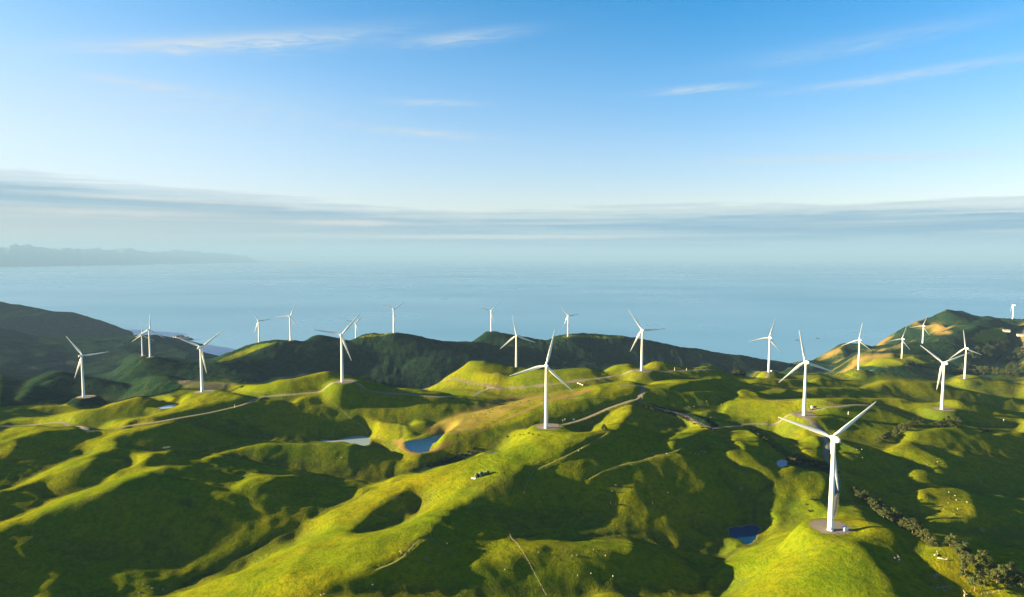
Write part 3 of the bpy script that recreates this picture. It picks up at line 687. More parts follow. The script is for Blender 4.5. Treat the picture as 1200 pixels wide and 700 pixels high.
cover(2,.5,[(205,446),(230,445),(262,447),(290,450),(270,453),(262,458),(240,458),(215,456)],1)
cover(2,.35,[(35,428),(60,424),(110,420),(140,416),(150,419),(110,425),(70,430),(50,436),(35,434)],1)
cover(0,.6,[(985,424),(1020,411),(1060,405),(1107,387),(1151,377),(1168,378),(1153,391),(1130,400),(1100,410),(1050,418),(1000,428)],2)
GREENS=[[(1000,424),(1040,414),(1080,415),(1110,418),(1090,426),(1050,430),(1005,430)],[(1135,398),(1150,386),(1178,384),(1182,398),(1160,404),(1138,402)],[(415,397),(447,389),(470,390),(440,396)],[(250,425),(300,404),(332,400),(300,412),(270,424)],[(655,393),(735,394),(730,398),(660,397)]]
gm_=np.zeros(H.shape)
for gp in GREENS:
    m=blur(raster([(255,gp)],ss=1).astype(float),1); px,py=project(GX,GY,H); ok=(px>=0)&(px<1199)&(py>=0)&(py<699)
    gm_=np.maximum(gm_,bil(m,np.clip(px,0,1198),np.clip(py,0,698))/255.*ok*(GY>1400))
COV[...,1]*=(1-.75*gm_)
asp=np.gradient(blur(H,4),axis=1)/np.gradient(xs)[None,:]      # drier grass on sun-facing slopes, partly sunlit tone painted into the colour
dry_lit=sstep(.05,.30,asp)*sstep(1500,1900,GY)*sstep(500,800,GX)*np.clip(.6+.8*pnoise(GX/90,GY/90,33),0,1)
COV[...,0]=np.maximum(COV[...,0],.75*dry_lit); COV[...,1]*=1-.75*dry_lit
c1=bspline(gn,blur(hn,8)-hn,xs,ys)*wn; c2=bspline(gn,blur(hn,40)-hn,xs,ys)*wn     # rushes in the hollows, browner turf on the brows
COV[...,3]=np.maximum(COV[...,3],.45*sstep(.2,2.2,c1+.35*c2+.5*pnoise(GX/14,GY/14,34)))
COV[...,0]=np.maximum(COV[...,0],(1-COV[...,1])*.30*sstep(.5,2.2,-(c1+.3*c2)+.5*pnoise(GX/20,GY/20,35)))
slp=np.hypot(asp,np.gradient(blur(H,3),axis=0)/np.gradient(ys)[:,None])
COV[...,2]=np.maximum(COV[...,2],.5*sstep(.62,.85,pnoise(GX/11,GY/11,36)+.25*pnoise(GX/60,GY/60,37))*sstep(.26,.42,slp)*(GY<1500))
cn=pnoise(GX/45,GY/45,31)*.5+pnoise(GX/16,GY/16,32)*.5
COV[...,0]=np.maximum(COV[...,0],(1-COV[...,1])*sstep(.32,.75,cn)*.35)
# ---------------------------------------------------------------- ground material
gmat,t,b=new_mat('pasture')
ge=N('ShaderNodeNewGeometry',t); P=ge.outputs['Position']
at=N('ShaderNodeAttribute',t,attribute_name='cover'); sp=N('ShaderNodeSeparateColor',t); t.links.new(at.outputs['Color'],sp.inputs[0])
rank,scrub,bare,wet=sp.outputs[0],sp.outputs[1],sp.outputs[2],at.outputs['Alpha']
n1=noise(P,.012,5,.6,t); n2=noise(P,.09,5,.65,t); n3=noise(P,.6,4,.7,t); n5=noise(P,.24,4,.7,t); n4=noise(P,2.2,3,.7,t)
G1=(.098,.144,.003); G2=(.188,.174,.003); G3=(.046,.100,.003)
grass=mix(ramp(n1,[(.35,0.),(.65,1.)],t),G1,G2,t)
grass=mix(mth('MULTIPLY',ramp(n2,[(.40,0.),(.68,1.)],t),.6,t),grass,G3,t) if False else mix(mth('MULTIPLY',ramp(n2,[(.42,0.),(.70,1.)],t),.55,nt=t),grass,G3,t)
grass=mix(mth('MULTIPLY',ramp(n3,[(.45,0.),(.75,1.)],t),.5,nt=t),grass,(.034,.058,.005),t)
n6=noise(P,.035,6,.68,t)
grass=mix(mth('MULTIPLY',ramp(n6,[(.50,0.),(.66,1.)],t),.45,nt=t),grass,(.095,.108,.006),t)
grass=mix(mth('MULTIPLY',ramp(n4,[(.58,0.),(.72,1.)],t),.45,nt=t),grass,(.21,.18,.010),t)
grass=mix(mth('MULTIPLY',ramp(n5,[(.44,0.),(.66,1.)],t),.55,nt=t),grass,(.028,.062,.004),t)
tanc=mix(n3,(.13,.095,.028),(.21,.155,.05),t); tanc=mix(ramp(n4,[(.5,0.),(.7,.7)],t),tanc,(.10,.075,.02),t)
scr=mix(ramp(noise(P,.05,6,.65,t),[(.38,0.),(.62,1.)],t),(.003,.023,.014),(.022,.038,.018),t)  # bush colour, made darker to stand in for shade on the far headland
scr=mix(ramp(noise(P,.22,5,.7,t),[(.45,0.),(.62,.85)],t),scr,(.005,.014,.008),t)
soil=mix(n3,(.125,.11,.07),(.21,.18,.13),t)
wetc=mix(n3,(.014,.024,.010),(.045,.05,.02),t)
fuzz=mth('MULTIPLY',mth('SUBTRACT',n2,.5,nt=t),.5,nt=t)
def fz(v): return ramp(mth('ADD',v,fuzz,nt=t),[(.30,0.),(.62,1.)],t)
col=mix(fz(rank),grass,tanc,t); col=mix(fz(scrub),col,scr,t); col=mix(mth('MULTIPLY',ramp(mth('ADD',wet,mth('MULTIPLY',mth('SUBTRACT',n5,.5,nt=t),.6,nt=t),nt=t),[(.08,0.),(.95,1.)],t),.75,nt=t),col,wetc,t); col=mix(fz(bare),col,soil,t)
setc(t,b,'Base Color',col); setc(t,b,'Roughness',.85); setc(t,b,'Specular IOR Level',.0)
b.inputs['Sheen Weight'].default_value=.0
bp=N('ShaderNodeBump',t); bp.inputs['Strength'].default_value=.75; bp.inputs['Distance'].default_value=1.0
hh=mth('ADD',mth('MULTIPLY',noise(P,.30,4,.6,t),.75,nt=t),mth('MULTIPLY',n3,.45,nt=t),nt=t); hh=mth('ADD',hh,mth('MULTIPLY',n4,.20,nt=t),nt=t)
sz_=N('ShaderNodeSeparateXYZ',t); t.links.new(P,sz_.inputs[0])
hh=mth('ADD',hh,mth('MULTIPLY',mth('SINE',mth('ADD',mth('MULTIPLY',sz_.outputs[2],4.2,nt=t),mth('MULTIPLY',noise(P,.03,4,.6,t),22.,nt=t),nt=t),nt=t),mth('MULTIPLY',ramp(noise(P,.02,5,.7,t),[(.48,0.),(.70,1.)],t),.13,nt=t),nt=t),nt=t)
hh=mth('ADD',hh,mth('MULTIPLY',mth('MULTIPLY',noise(P,.07,5,.7,t),scrub,nt=t),7.,nt=t),nt=t)
t.links.new(hh,bp.inputs['Height']); t.links.new(bp.outputs[0],b.inputs['Normal'])
def build_ground():
    ny,nx=H.shape
    co=np.empty((ny*nx,3),np.float32); co[:,0]=GX.ravel(); co[:,1]=GY.ravel(); co[:,2]=(H+CAM_Z).ravel()
    idx=np.arange(ny*nx).reshape(ny,nx)
    q=np.stack([idx[:-1,:-1],idx[:-1,1:],idx[1:,1:],idx[1:,:-1]],-1).reshape(-1,4)
    me=bpy.data.meshes.new('ground'); me.vertices.add(len(co)); me.vertices.foreach_set('co',co.ravel())
    me.loops.add(q.size); me.loops.foreach_set('vertex_index',q.ravel().astype(np.int32))
    me.polygons.add(len(q)); me.polygons.foreach_set('loop_start',(np.arange(len(q))*4).astype(np.int32))
    me.polygons.foreach_set('use_smooth',np.ones(len(q),bool))
    me.update(); me.validate()
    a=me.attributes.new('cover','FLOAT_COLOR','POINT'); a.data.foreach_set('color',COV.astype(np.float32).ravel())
    me.materials.append(gmat)
    o=bpy.data.objects.new('ground',me); sc.collection.objects.link(o); return struct(o)
build_ground()
def gz(x,y): return float(ground(x,y))+CAM_Z
def drop3(px,py):
    x,y,_=drop(px,py); return Vector((x,y,gz(x,y)))
# ---------------------------------------------------------------- roads, pads, ponds
grav=plain('road_gravel',(.135,.130,.105),.9,.25,.8); track_m=plain('worn_grass',(.095,.115,.022),.9,.3,.5); padm=plain('pad_gravel',(.155,.135,.112),.9,.28,.5)
def ribbon(name,L,z,hw,mat,lift):
    T=np.gradient(L,axis=0); T/=np.hypot(*T.T)[:,None]; Nn=np.stack([-T[:,1],T[:,0]],1); V=[];Fc=[]
    for i,(p,n) in enumerate(zip(L,Nn)):
        wob=.82+.12*math.sin(i*.7)+.08*math.sin(i*1.9)
        for s,dz in ((-1,-.05),(-.45,.03),(.45,.03),(1,-.05)):
            x,y=p+n*s*hw*wob; V.append((x,y,max(float(z[i]),float(ground(x,y)))+CAM_Z+lift+dz))
    for i in range(len(L)-1):
        for k in range(3): Fc.append((4*i+k,4*i+k+1,4*i+5+k,4*i+4+k))
    return struct(link_mesh(name,V,Fc,mat,smooth=True))
for nm,hw,L,z in road_lines: ribbon(nm,L,z,hw,grav if nm=='gravel_road' else track_m,.16 if L[:,1].mean()<1200 else .35)
for (x,y,zc,cx,cyy,r) in PADS:
    V=[(cx,cyy,zc+CAM_Z+.10)]; n=56
    for i in range(n):
        a=2*math.pi*i/n; rr=r*(.90+.07*math.sin(2*a+x)+.05*math.sin(5*a+y)+rng.uniform(-.05,.05)); rr*=1/max(abs(math.cos(a)),abs(math.sin(a)))**.6
        V.append((cx+rr*math.cos(a),cyy+rr*math.sin(a),zc+CAM_Z+.06))
    struct(link_mesh('gravel_pad',V,[(0,1+i,1+(i+1)%n) for i in range(n)],padm))
wm,t,b=new_mat('pond_water'); setc(t,b,'Base Color',(.003,.040,.115)); setc(t,b,'Roughness',.18); setc(t,b,'Specular IOR Level',.12)
g_=N('ShaderNodeNewGeometry',t); bp=N('ShaderNodeBump',t); bp.inputs['Strength'].default_value=.12; bp.inputs['Distance'].default_value=.2; t.links.new(noise(g_.outputs['Position'],.8,3,.5,t),bp.inputs['Height']); t.links.new(bp.outputs[0],b.inputs['Normal'])
wm2=wm.copy(); wm2.name='pale_pond_water'; b2=[n for n in wm2.node_tree.nodes if n.type=='BSDF_PRINCIPLED'][0]; b2.inputs['Specular IOR Level'].default_value=.9; b2.inputs['Base Color'].default_value=(.26,.36,.42,1)
for lab,P_,zl in pond_geo:
    Q=[]
    for i in range(len(P_)):
        p0,p1,p2,p3=P_[i-1],P_[i],P_[(i+1)%len(P_)],P_[(i+2)%len(P_)]
        for tt in (0,.25,.5,.75): Q.append(.5*((2*p1)+(-p0+p2)*tt+(2*p0-5*p1+4*p2-p3)*tt*tt+(-p0+3*p1-3*p2+p3)*tt**3))
    c=np.mean(Q,axis=0); Q=[c+(q-c)*1.06 for q in Q]
    bm=bmesh.new(); bm.faces.new([bm.verts.new((q[0],q[1],zl+CAM_Z)) for q in Q]); bmesh.ops.triangulate(bm,faces=bm.faces); bmesh.ops.recalc_face_normals(bm,faces=bm.faces)
    if bm.faces[:][0].normal.z<0: bmesh.ops.reverse_faces(bm,faces=bm.faces)
    struct(obj('pond',bm,wm2 if 'pale' in lab else wm))
# ---------------------------------------------------------------- the sea
sm,t,b=new_mat('sea_water'); g_=N('ShaderNodeNewGeometry',t); P=g_.outputs['Position']
pt=noise(P,.00025,2,.5,t)
mpp=N('ShaderNodeMapping',t); mpp.inputs['Scale'].default_value=(.00012,.0005,1); t.links.new(P,mpp.inputs['Vector'])
setc(t,b,'Base Color',mix(ramp(noise(mpp.outputs[0],1.,3,.5,t),[(.36,0.),(.64,1.)],t),(.070,.225,.385),(.115,.285,.440),t)); setc(t,b,'Roughness',ramp(noise(P,.0004,2,.5,t),[(.35,.26),(.65,.36)],t)); setc(t,b,'Specular IOR Level',.5)
def disc(name,r,z,mat,n=256,rings=(0,3000,8000,20000,60000,150000)):
    V=[(0,0,z)];Fc=[]; rr=[q for q in rings[1:] if q<r]+[r]
    for q in rr:
        V+=[(q*math.cos(2*math.pi*i/n),q*math.sin(2*math.pi*i/n),z) for i in range(n)]
    Fc+=[(0,1+i,1+(i+1)%n) for i in range(n)]
    for k in range(len(rr)-1):
        a=1+k*n; b_=1+(k+1)*n
        Fc+=[(a+i,b_+i,b_+(i+1)%n,a+(i+1)%n) for i in range(n)]
    return link_mesh(name,V,Fc,mat)
struct(disc('sea',300000,0.0,sm))
# ---------------------------------------------------------------- far coast across the strait
fm=plain('far_hills',(.05,.07,.05),.9,.3,.0004)
def far_coast(pts,name):
    # pts: px, crest y, base y
    V=[];Fc=[];nv=9; p=np.array(pts,float); pxs=np.arange(p[0,0],p[-1,0]+.1,1.5)
    ct=np.interp(pxs,p[:,0],p[:,1]); bs=np.interp(pxs,p[:,0],p[:,2])
    for i,px in enumerate(pxs):
        Y0=-CAM_Z/ray(px,bs[i])[1]; Y1=Y0*1.12
        kz=ray(px,ct[i])[1]; kx=ray(px,350)[0]; hc=(kz*Y1+CAM_Z)*.93
        hc=max(hc,20.)
        for k in range(nv):
            v=k/(nv-1); Yk=Y0*(1+.24*v); s=math.sin(math.pi*v)**.8
            nz=1+.22*(float(pnoise(np.array([px/9+v*3]),np.array([v*4.]),40)[0])*(1 if .1<v<.42 or v>.6 else 0))
            z=hc*s*nz*(1 if v!=.5 else 1+.12*float(pnoise(np.array([px/7.]),np.array([.3]),41)[0])) if 0<v<1 else -30.
            V.append((kx*Yk,Yk,z))
    n=len(pxs)
    for i in range(n-1):
        for k in range(nv-1): Fc.append((i*nv+k,(i+1)*nv+k,(i+1)*nv+k+1,i*nv+k+1))
    return struct(link_mesh(name,V,Fc,fm,smooth=True))
far_coast([(-160,288,315),(-60,291,314),(0,288.5,313),(12,286.5,312.8),(25,284.5,312.5),(38,286,312.2),(53,289,312),(80,290,311.6),(100,291.5,311.2),(117,290,311),(133,292,310.6),(153,290.3,310.3),(167,292.8,310),(183,294.5,309.6),(200,293,309.2),(217,291.8,309),(247,295.5,308.7),(270,297.5,308.4),(290,299,308.2),(300,306,308.1)],'far_mountains')
far_coast([(285,300,304.8),(330,301.4,304.6),(400,302.2,304.5),(440,303.8,304.4)],'far_headland')
for a,b_ in ((289,308),(334,357)):
    far_coast([(a,307.6,308.4),(a+4,306.6,308.4),((a+b_)/2,306.2,308.4),(b_-3,307.,308.4),(b_,307.8,308.4)],'far_islet')
# ---------------------------------------------------------------- sea air
hz=bpy.data.materials.new('sea_haze'); hz.use_nodes=True; t=hz.node_tree; t.nodes.clear()
pv=N('ShaderNodeVolumePrincipled',t); pv.inputs['Color'].default_value=(.19,.34,.60,1); pv.inputs['Density'].default_value=.000033; pv.inputs['Anisotropy'].default_value=0.
o_=N('ShaderNodeOutputMaterial',t); t.links.new(pv.outputs[0],o_.inputs['Volume'])
HZ_TOP=1330.; V=[];
for z in (-101.,HZ_TOP):
    for x,y in ((-310000,-310000),(310000,-310000),(310000,310000),(-310000,310000)): V.append((x,y,z))
hzo=link_mesh('haze',V,[(3,2,1,0),(4,5,6,7),(0,1,5,4),(1,2,6,5),(2,3,7,6),(3,0,4,7)],hz); hzo['kind']='stuff'
# ================================================================ wind turbines
white=plain('turbine_white',(.80,.80,.77),.38,.03,.3,spec=.5); steel=plain('door_grey',(.35,.36,.36),.5,.1,2); conc=plain('concrete',(.45,.43,.39),.85,.15,1.5); dark=plain('dark_gap',(.05,.05,.05),.6,.1,2)
def lathe(prof,n=20):
    bm=bmesh.new(); rings=[]
    for r,z in prof: rings.append([bm.verts.new((r*math.cos(2*math.pi*i/n),r*math.sin(2*math.pi*i/n),z)) for i in range(n)])
    for a,b in zip(rings,rings[1:]):
        for i in range(n): bm.faces.new((a[i],a[(i+1)%n],b[(i+1)%n],b[i]))
    bm.faces.new(rings[0][::-1]); bm.faces.new(rings[-1]); return bm
def loft(secs,cap=True):
    "secs: list of rings (lists of 3-vectors)"
    bm=bmesh.new(); rs=[[bm.verts.new(p) for p in s] for s in secs]; n=len(rs[0])
    for a,b in zip(rs,rs[1:]):
        for i in range(n): bm.faces.new((a[i],a[(i+1)%n],b[(i+1)%n],b[i]))
    if cap: bm.faces.new(rs[0][::-1]); bm.faces.new(rs[-1])
    bmesh.ops.recalc_face_normals(bm,faces=bm.faces); return bm
def box_bm(sx_,sy_,sz,bev=0,loc=(0,0,0)):
    bm=bmesh.new(); bmesh.ops.create_cube(bm,size=1); bmesh.ops.scale(bm,vec=(sx_,sy_,sz),verts=bm.verts); bmesh.ops.translate(bm,vec=(loc[0],loc[1],loc[2]+sz/2),verts=bm.verts)
    if bev: bmesh.ops.bevel(bm,geom=bm.edges[:]+bm.verts[:],offset=bev,segments=2,affect='EDGES')
    return bm
def join_bm(bms):
    out=bmesh.new()
    for b in bms:
        me=bpy.data.meshes.new('tmp'); b.to_mesh(me); b.free(); out.from_mesh(me); bpy.data.meshes.remove(me)
    return out
BL=41.0
def blade_bm():
    secs=[]
    for s in [0,.02,.05,.1,.16,.22,.3,.4,.5,.6,.7,.8,.88,.94,.98,1.]:
        r=1.2+(BL-1.2)*s
        if s<.06: ch,th=1.9,1.9
        else:
            ch=np.interp(s,[.06,.2,.3,.6,.9,.97,1.],[2.1,3.3,3.1,2.05,1.1,.75,.25]); th=ch*np.interp(s,[.06,.2,.4,1.],[.8,.34,.22,.14])
        tw=R(np.interp(s,[0,.2,1.],[14,12,-1])); ring=[]
        for i in range(14):
            a=2*math.pi*i/14; x=math.cos(a)*ch/2; y=math.sin(a)*th/2*(1-.25*math.cos(a) if s>=.06 else 1)
            x-=ch*.18 if s>=.06 else 0
            x,y=x*math.cos(tw)-y*math.sin(tw),x*math.sin(tw)+y*math.cos(tw)
            y+=-1.6*s*s
            ring.append((x,y,r))
        secs.append(ring)
    return loft(secs)
def make_turbine():
    # local: tower up +Z, rotor axis towards -Y (hub at negative Y), height 68
    root=empty('wind_turbine',(0,0,0))
    tw=obj('tower',lathe([(2.25,-.6),(2.25,.25),(2.08,.3),(2.05,8),(1.85,24),(1.6,44),(1.32,65.6),(1.45,65.9),(1.45,66.3)],28),white,root,True)
    d=box_bm(.95,.12,2.2,.03,(0,2.06,.5)); dd=obj('door',d,steel,tw)
    st=box_bm(1.2,1.2,.5,.02,(0,2.75,-.02)); obj('steps',st,conc,tw)
    secs=[]
    for y,w_,h_,zc in [(-2.6,1.1,1.15,0),(-2.3,1.45,1.5,0),(-1.2,1.6,1.65,.05),(1.5,1.7,1.85,.12),(5.5,1.65,1.8,.15),(7.6,1.45,1.5,.22),(8.4,1.0,1.0,.3)]:
        ring=[]
        for i in range(20):
            a=2*math.pi*i/20; c,s=math.cos(a),math.sin(a); k=1/(abs(c)**4+abs(s)**4)**.25
            ring.append((w_*c*k,y,68+zc+h_*s*k))
        secs.append(ring)
    nac=obj('nacelle',loft(secs),white,root,True)
    m_=box_bm(.12,.12,1.6,0,(0,6.6,69.9)); m2=box_bm(.9,.08,.08,0,(0,6.6,71.3)); obj('wind_vane',join_bm([m_,m2]),steel,nac)
    c=box_bm(1.6,1.8,.5,.1,(0,3.2,69.8)); obj('cooler',c,white,nac)
    hub=lathe([(1.5,0),(1.62,.4),(1.62,1.5),(1.35,2.3),(.75,2.95),(.2,3.2)],20)
    bmesh.ops.rotate(hub,verts=hub.verts,matrix=Matrix.Rotation(R(90),3,'X')); bmesh.ops.translate(hub,verts=hub.verts,vec=(0,-2.65,68))
    obj('hub',hub,white,root,True)
    for k in range(3):
        bo=obj('blade',blade_bm(),white,root,True) if k==0 else bo.copy()
        if k: sc.collection.objects.link(bo); bo.parent=root
        bo.location=(0,-3.9,68)
    return root
proto=make_turbine()
TLAB=['tall white wind turbine nearest of all, on a bare gravel pad beside a small cabinet','white wind turbine on the sunlit middle spur, gravel apron running right from its foot',
 'white wind turbine on a brown gravel pad above the fork of the road','white wind turbine on a low rise right of the fork, upper blade leaning left',
 'white wind turbine at the crossroads, in front of the dark headland','white wind turbine behind the green knoll, its tower against the dark headland',
 'white wind turbine on the pale pad at the crest of the left grassy hill','white wind turbine on the pad behind the yellow hill at the left',
 'leftmost white wind turbine, on a grey pad among dark scrub','nearer of the two close white turbines on the left scrub hill','farther of the two close white turbines on the left scrub hill',
 'leftmost white turbine on the dark headland ridge, at its sunlit grassy end','white turbine on the headland ridge just right of its sunlit grassy end','small white turbine half hidden behind the headland ridge, right behind the crest turbine',
 'white turbine on a bare knob of the headland ridge beside a green strip','white turbine alone on the middle of the headland ridge','white turbine on the grassy right part of the headland ridge',
 'white wind turbine beside a brown container at the coast edge above blue water','white wind turbine at the foot of the right hill, beside a low white cabin','white wind turbine beside a dark round clump of trees on the right flats',
 'white wind turbine on the brown right ridge below the highest peak','white wind turbine beside the pine plantation on the right','farthest white turbine on the right skyline, small and seen side on']
T_YAW=[-2,4,0,-3,2,3,9,4,6,2,3,5,2,4,3,5,1,2,-2,3,0,-4,22]
for k,((x,y,zc,cx,cyy,r),tt) in enumerate(zip(PADS,TURB)):
    root=proto if k==0 else copy_tree(proto)
    root.location=(x,y,zc+CAM_Z+.1)
    # local -Y is the upwind side; the rotors look out to sea and a little left
    root.rotation_euler=(0,0,R(180+T_YAW[k]))
    bl=[c for c in root.children if c.name.startswith('blade')]
    for i,bo in enumerate(bl):
        # seen from behind the rotor: clockwise in the picture is a turn about local +Y reversed
        bo.rotation_euler=(R(4),0,0)
        bo.rotation_mode='QUATERNION'
        bo.rotation_quaternion=Matrix.Rotation(-R(tt[3]+120*i),3,'Y').to_quaternion()
    tag(root,TLAB[k],'wind turbine','wind turbines across the coastal hills')
# ================================================================ trees and shrubs
def foliage_mat(name,c1,c2,c3):
    m,t,b=new_mat(name); g=N('ShaderNodeNewGeometry',t); oi=N('ShaderNodeObjectInfo',t)
    n1=noise(g.outputs['Position'],.45,4,.6,t); n2=noise(g.outputs['Position'],2.5,2,.6,t)
    c=mix(ramp(n1,[(.38,0.),(.62,1.)],t),c1,c2,t); c=mix(mth('MULTIPLY',ramp(n2,[(.5,0.),(.7,1.)],t),.6,nt=t),c,c3,t)
    c=mix(mth('MULTIPLY',oi.outputs['Random'],.35,nt=t),c,c2,t)
    setc(t,b,'Base Color',c); setc(t,b,'Roughness',.75); setc(t,b,'Specular IOR Level',.1); return m
pine_m=foliage_mat('pine_needles',(.022,.040,.012),(.055,.070,.018),(.10,.085,.03))
gorse_m=foliage_mat('scrub_leaves',(.035,.045,.014),(.085,.075,.025),(.14,.10,.04))
dark_m=foliage_mat('dark_leaves',(.014,.028,.010),(.030,.045,.014),(.05,.05,.02))
bark=plain('bark',(.15,.115,.08),.9,.35,1.2); pale=plain('dead_wood',(.45,.38,.28),.9,.3,1.)
def leaf_cloud(clumps,per,size,r_):
    V=[];F=[]
    for (cx,cy,cz,rx,rz) in clumps:
        for _ in range(per):
            d=Vector((r_.gauss(0,1),r_.gauss(0,1),r_.gauss(0,1))).normalized(); q=r_.uniform(.35,1.)**.6
            p=Vector((cx+d.x*rx*q,cy+d.y*rx*q,cz+d.z*rz*q)); n=(d+Vector((r_.gauss(0,.5),r_.gauss(0,.5),r_.gauss(0,.5)+.3))).normalized()
            a=n.orthogonal().normalized(); a=Matrix.Rotation(r_.uniform(0,6.28),3,n)@a; bb=n.cross(a); s=size*r_.uniform(.6,1.3); k=len(V)
            V+=[tuple(p+a*s),tuple(p+bb*s*.55),tuple(p-a*s),tuple(p-bb*s*.55)]; F.append((k,k+1,k+2,k+3))
    return V,F
def tube_path(bm,pts,rads,n=7):
    rings=[]
    for i,p in enumerate(pts):
        d=(Vector(pts[min(i+1,len(pts)-1)])-Vector(pts[max(i-1,0)])).normalized(); a=d.orthogonal().normalized(); bb=d.cross(a)
        rings.append([bm.verts.new(Vector(p)+a*math.cos(2*math.pi*j/n)*rads[i]+bb*math.sin(2*math.pi*j/n)*rads[i]) for j in range(n)])
    for r1,r2 in zip(rings,rings[1:]):
        for j in range(n): bm.faces.new((r1[j],r1[(j+1)%n],r2[(j+1)%n],r2[j]))
    bm.faces.new(rings[0][::-1]); bm.faces.new(rings[-1])
def make_pine(name,h,spread,base,seed,mat,per=46,lean=.12):
    r_=random.Random(seed); root=empty(name,(0,0,0)); bm=bmesh.new(); clumps=[]
    top=Vector((lean*h,0,h*.9)); tube_path(bm,[(0,0,-.8),(lean*h*.15,0,h*.3),(lean*h*.5,0,h*.6),tuple(top)],[.045*h*.6,.032*h*.6,.02*h*.6,.05])
    for i in range(17):
        f=base+(1-base)*r_.random()**1.25; z=h*f; a=r_.uniform(0,6.28); L=spread*(1.15-.75*((f-base)/(1-base))**1.4)*r_.uniform(.6,1.1)
        p0=Vector((lean*h*f*.8,0,z*.92)); p1=p0+Vector((math.cos(a)*L+lean*L,math.sin(a)*L,.18*L))
        if i<9: tube_path(bm,[tuple(p0),tuple((p0+p1)/2+Vector((0,0,.1*L))),tuple(p1)],[.11,.07,.03],5)
        clumps.append((p1.x,p1.y,p1.z,spread*r_.uniform(.34,.56),spread*r_.uniform(.24,.42)))
        if r_.random()<.6: m_=(p0+p1)/2; clumps.append((m_.x,m_.y,m_.z+.3,spread*r_.uniform(.22,.38),spread*.18))
    clumps.append((top.x,top.y,top.z,spread*.32,spread*.28))
    obj('trunk',bm,bark,root); V,F=leaf_cloud(clumps,per,.55,r_); link_mesh('crown',V,F,mat,root); return root
def make_shrub(name,h,seed,mat,per=38):
    r_=random.Random(seed); root=empty(name,(0,0,0)); bm=bmesh.new(); clumps=[]
    for i in range(9):
        a=r_.uniform(0,6.28); d=h*r_.uniform(.1,.75); z=h*r_.uniform(.25,.8)*(1-.3*d/h); p=(math.cos(a)*d,math.sin(a)*d,z)
        tube_path(bm,[(0,0,-.3),(p[0]*.5,p[1]*.5,z*.5),p],[.09,.06,.03],5); clumps.append((*p,h*r_.uniform(.28,.45),h*r_.uniform(.2,.34)))
    obj('stem',bm,bark,root); V,F=leaf_cloud(clumps,per,.38,r_); link_mesh('crown',V,F,mat,root); return root
pines=[make_pine('pine_tree',12,5.2,.08,1,pine_m,60),make_pine('pine_tree',9.5,5.0,.04,2,pine_m,60),make_pine('pine_tree',14,4.6,.26,3,pine_m,52),make_pine('pine_tree',8,4.8,.03,4,pine_m,60),make_pine('pine_tree',11,3.8,.12,14,pine_m,50)]
darks=[make_pine('broadleaf_tree',9,4.4,.10,5,dark_m,60,.05),make_pine('broadleaf_tree',8,4.2,.08,6,dark_m,60,.05)]
shrubs=[make_shrub('scrub_bush',2.2,7,gorse_m),make_shrub('scrub_bush',1.8,8,gorse_m),make_shrub('scrub_bush',2.6,9,dark_m)]
_used=set()
def plant(protos,px,py,label,cat,group,s=1.,ymax=1e9,flat=None,loc=None,jit=.2):
    x,y,_=loc if loc else drop(px,py,ymax)
    p=rng.choice(protos)
    if p.name not in _used: o=p; _used.add(p.name)
    else: o=copy_tree(p)
    k=s*rng.uniform(1-jit,1+jit); o.location=(x,y,gz(x,y)-.1); o.rotation_euler=(0,0,rng.uniform(-.5,.5) if protos is pines else rng.uniform(0,6.28)); o.scale=(k,k,k*rng.uniform(.9,1.1))
    return tag(o,label,cat,group)
def along(pts,n,jx,jy):
    pts=np.array(pts,float); s=np.concatenate([[0],np.cumsum(np.hypot(*np.diff(pts,axis=0).T))])
    for t in np.linspace(0,s[-1],n):
        yield float(np.interp(t,s,pts[:,0])+rng.uniform(-jx,jx)),float(np.interp(t,s,pts[:,1])+rng.uniform(-jy,jy))
for px,py in along([(1000,578),(1012,586),(1024,595),(1036,605),(1048,612),(1060,620),(1072,625),(1084,633),(1092,640)],46,3.2,3.2):
    plant(pines,px,py,'pine in the shelterbelt running down the slope right of the near turbine','tree','pines of the shelterbelt beside the near turbine',.62,jit=.34)
for px,py in along([(1112,640),(1126,650),(1138,662),(1150,668),(1162,672),(1174,676),(1190,684)],16,6,5):
    plant(pines,px,py,'ragged pine with a bare pale trunk in the sunlit clump at lower right','tree','ragged pines at the lower right',.75,jit=.35)
for px,py in [(1142,693),(1168,684),(1130,676)]:
    plant(pines,px,py,'ragged pine with a bare pale trunk in the sunlit clump at lower right','tree','ragged pines at the lower right',1.0)
for px,py in along([(1028,517),(1036,514),(1046,511),(1052,508),(1064,502),(1074,499)],11,3,1.2):
    plant(pines,px,py,'dark pine on the shaded slope above the sunlit fold at right','tree','pines above the sunlit fold',.75)
for px,py in along([(1098,502),(1104,500),(1112,499),(1119,501)],5,2,.8):
    plant(pines,px,py,'brown tipped pine on the sunlit crest at right','tree','pines on the sunlit crest',.8)
for px,py in [(1150,505.5),(1156,506.5),(1160,506)]: plant(shrubs,px,py,'small bush on the shaded ridge at far right','shrub','bushes on the shaded ridge',1.5)
for px,py in along([(924,540),(936,538),(946,541),(956,546),(968,550),(980,556)],20,4,4):
    plant(shrubs,px,py,'brown scrub bush between the small blue pond and the road','shrub','scrub beside the small blue pond',1.45)
for px,py in along([(756,475),(775,482),(795,488),(812,495),(828,502),(840,507)],44,4,2.2):
    plant(shrubs,px,py,'brown scrub bush along the bank below the gravel road','shrub','scrub along the road bank',.85)
for px,py in along([(882,503),(892,511),(903,521),(912,530)],16,2.5,2):
    plant(shrubs,px,py,'pale scrub bush on the bank above the small blue pond','shrub','scrub above the small blue pond',.85)
for px,py in along([(500,546),(515,541),(530,536),(545,531),(558,526)],16,3,2):
    plant(shrubs,px,py,'low dark bush in the hollow below the tan pond bank','shrub','bushes below the pond bank',.8)
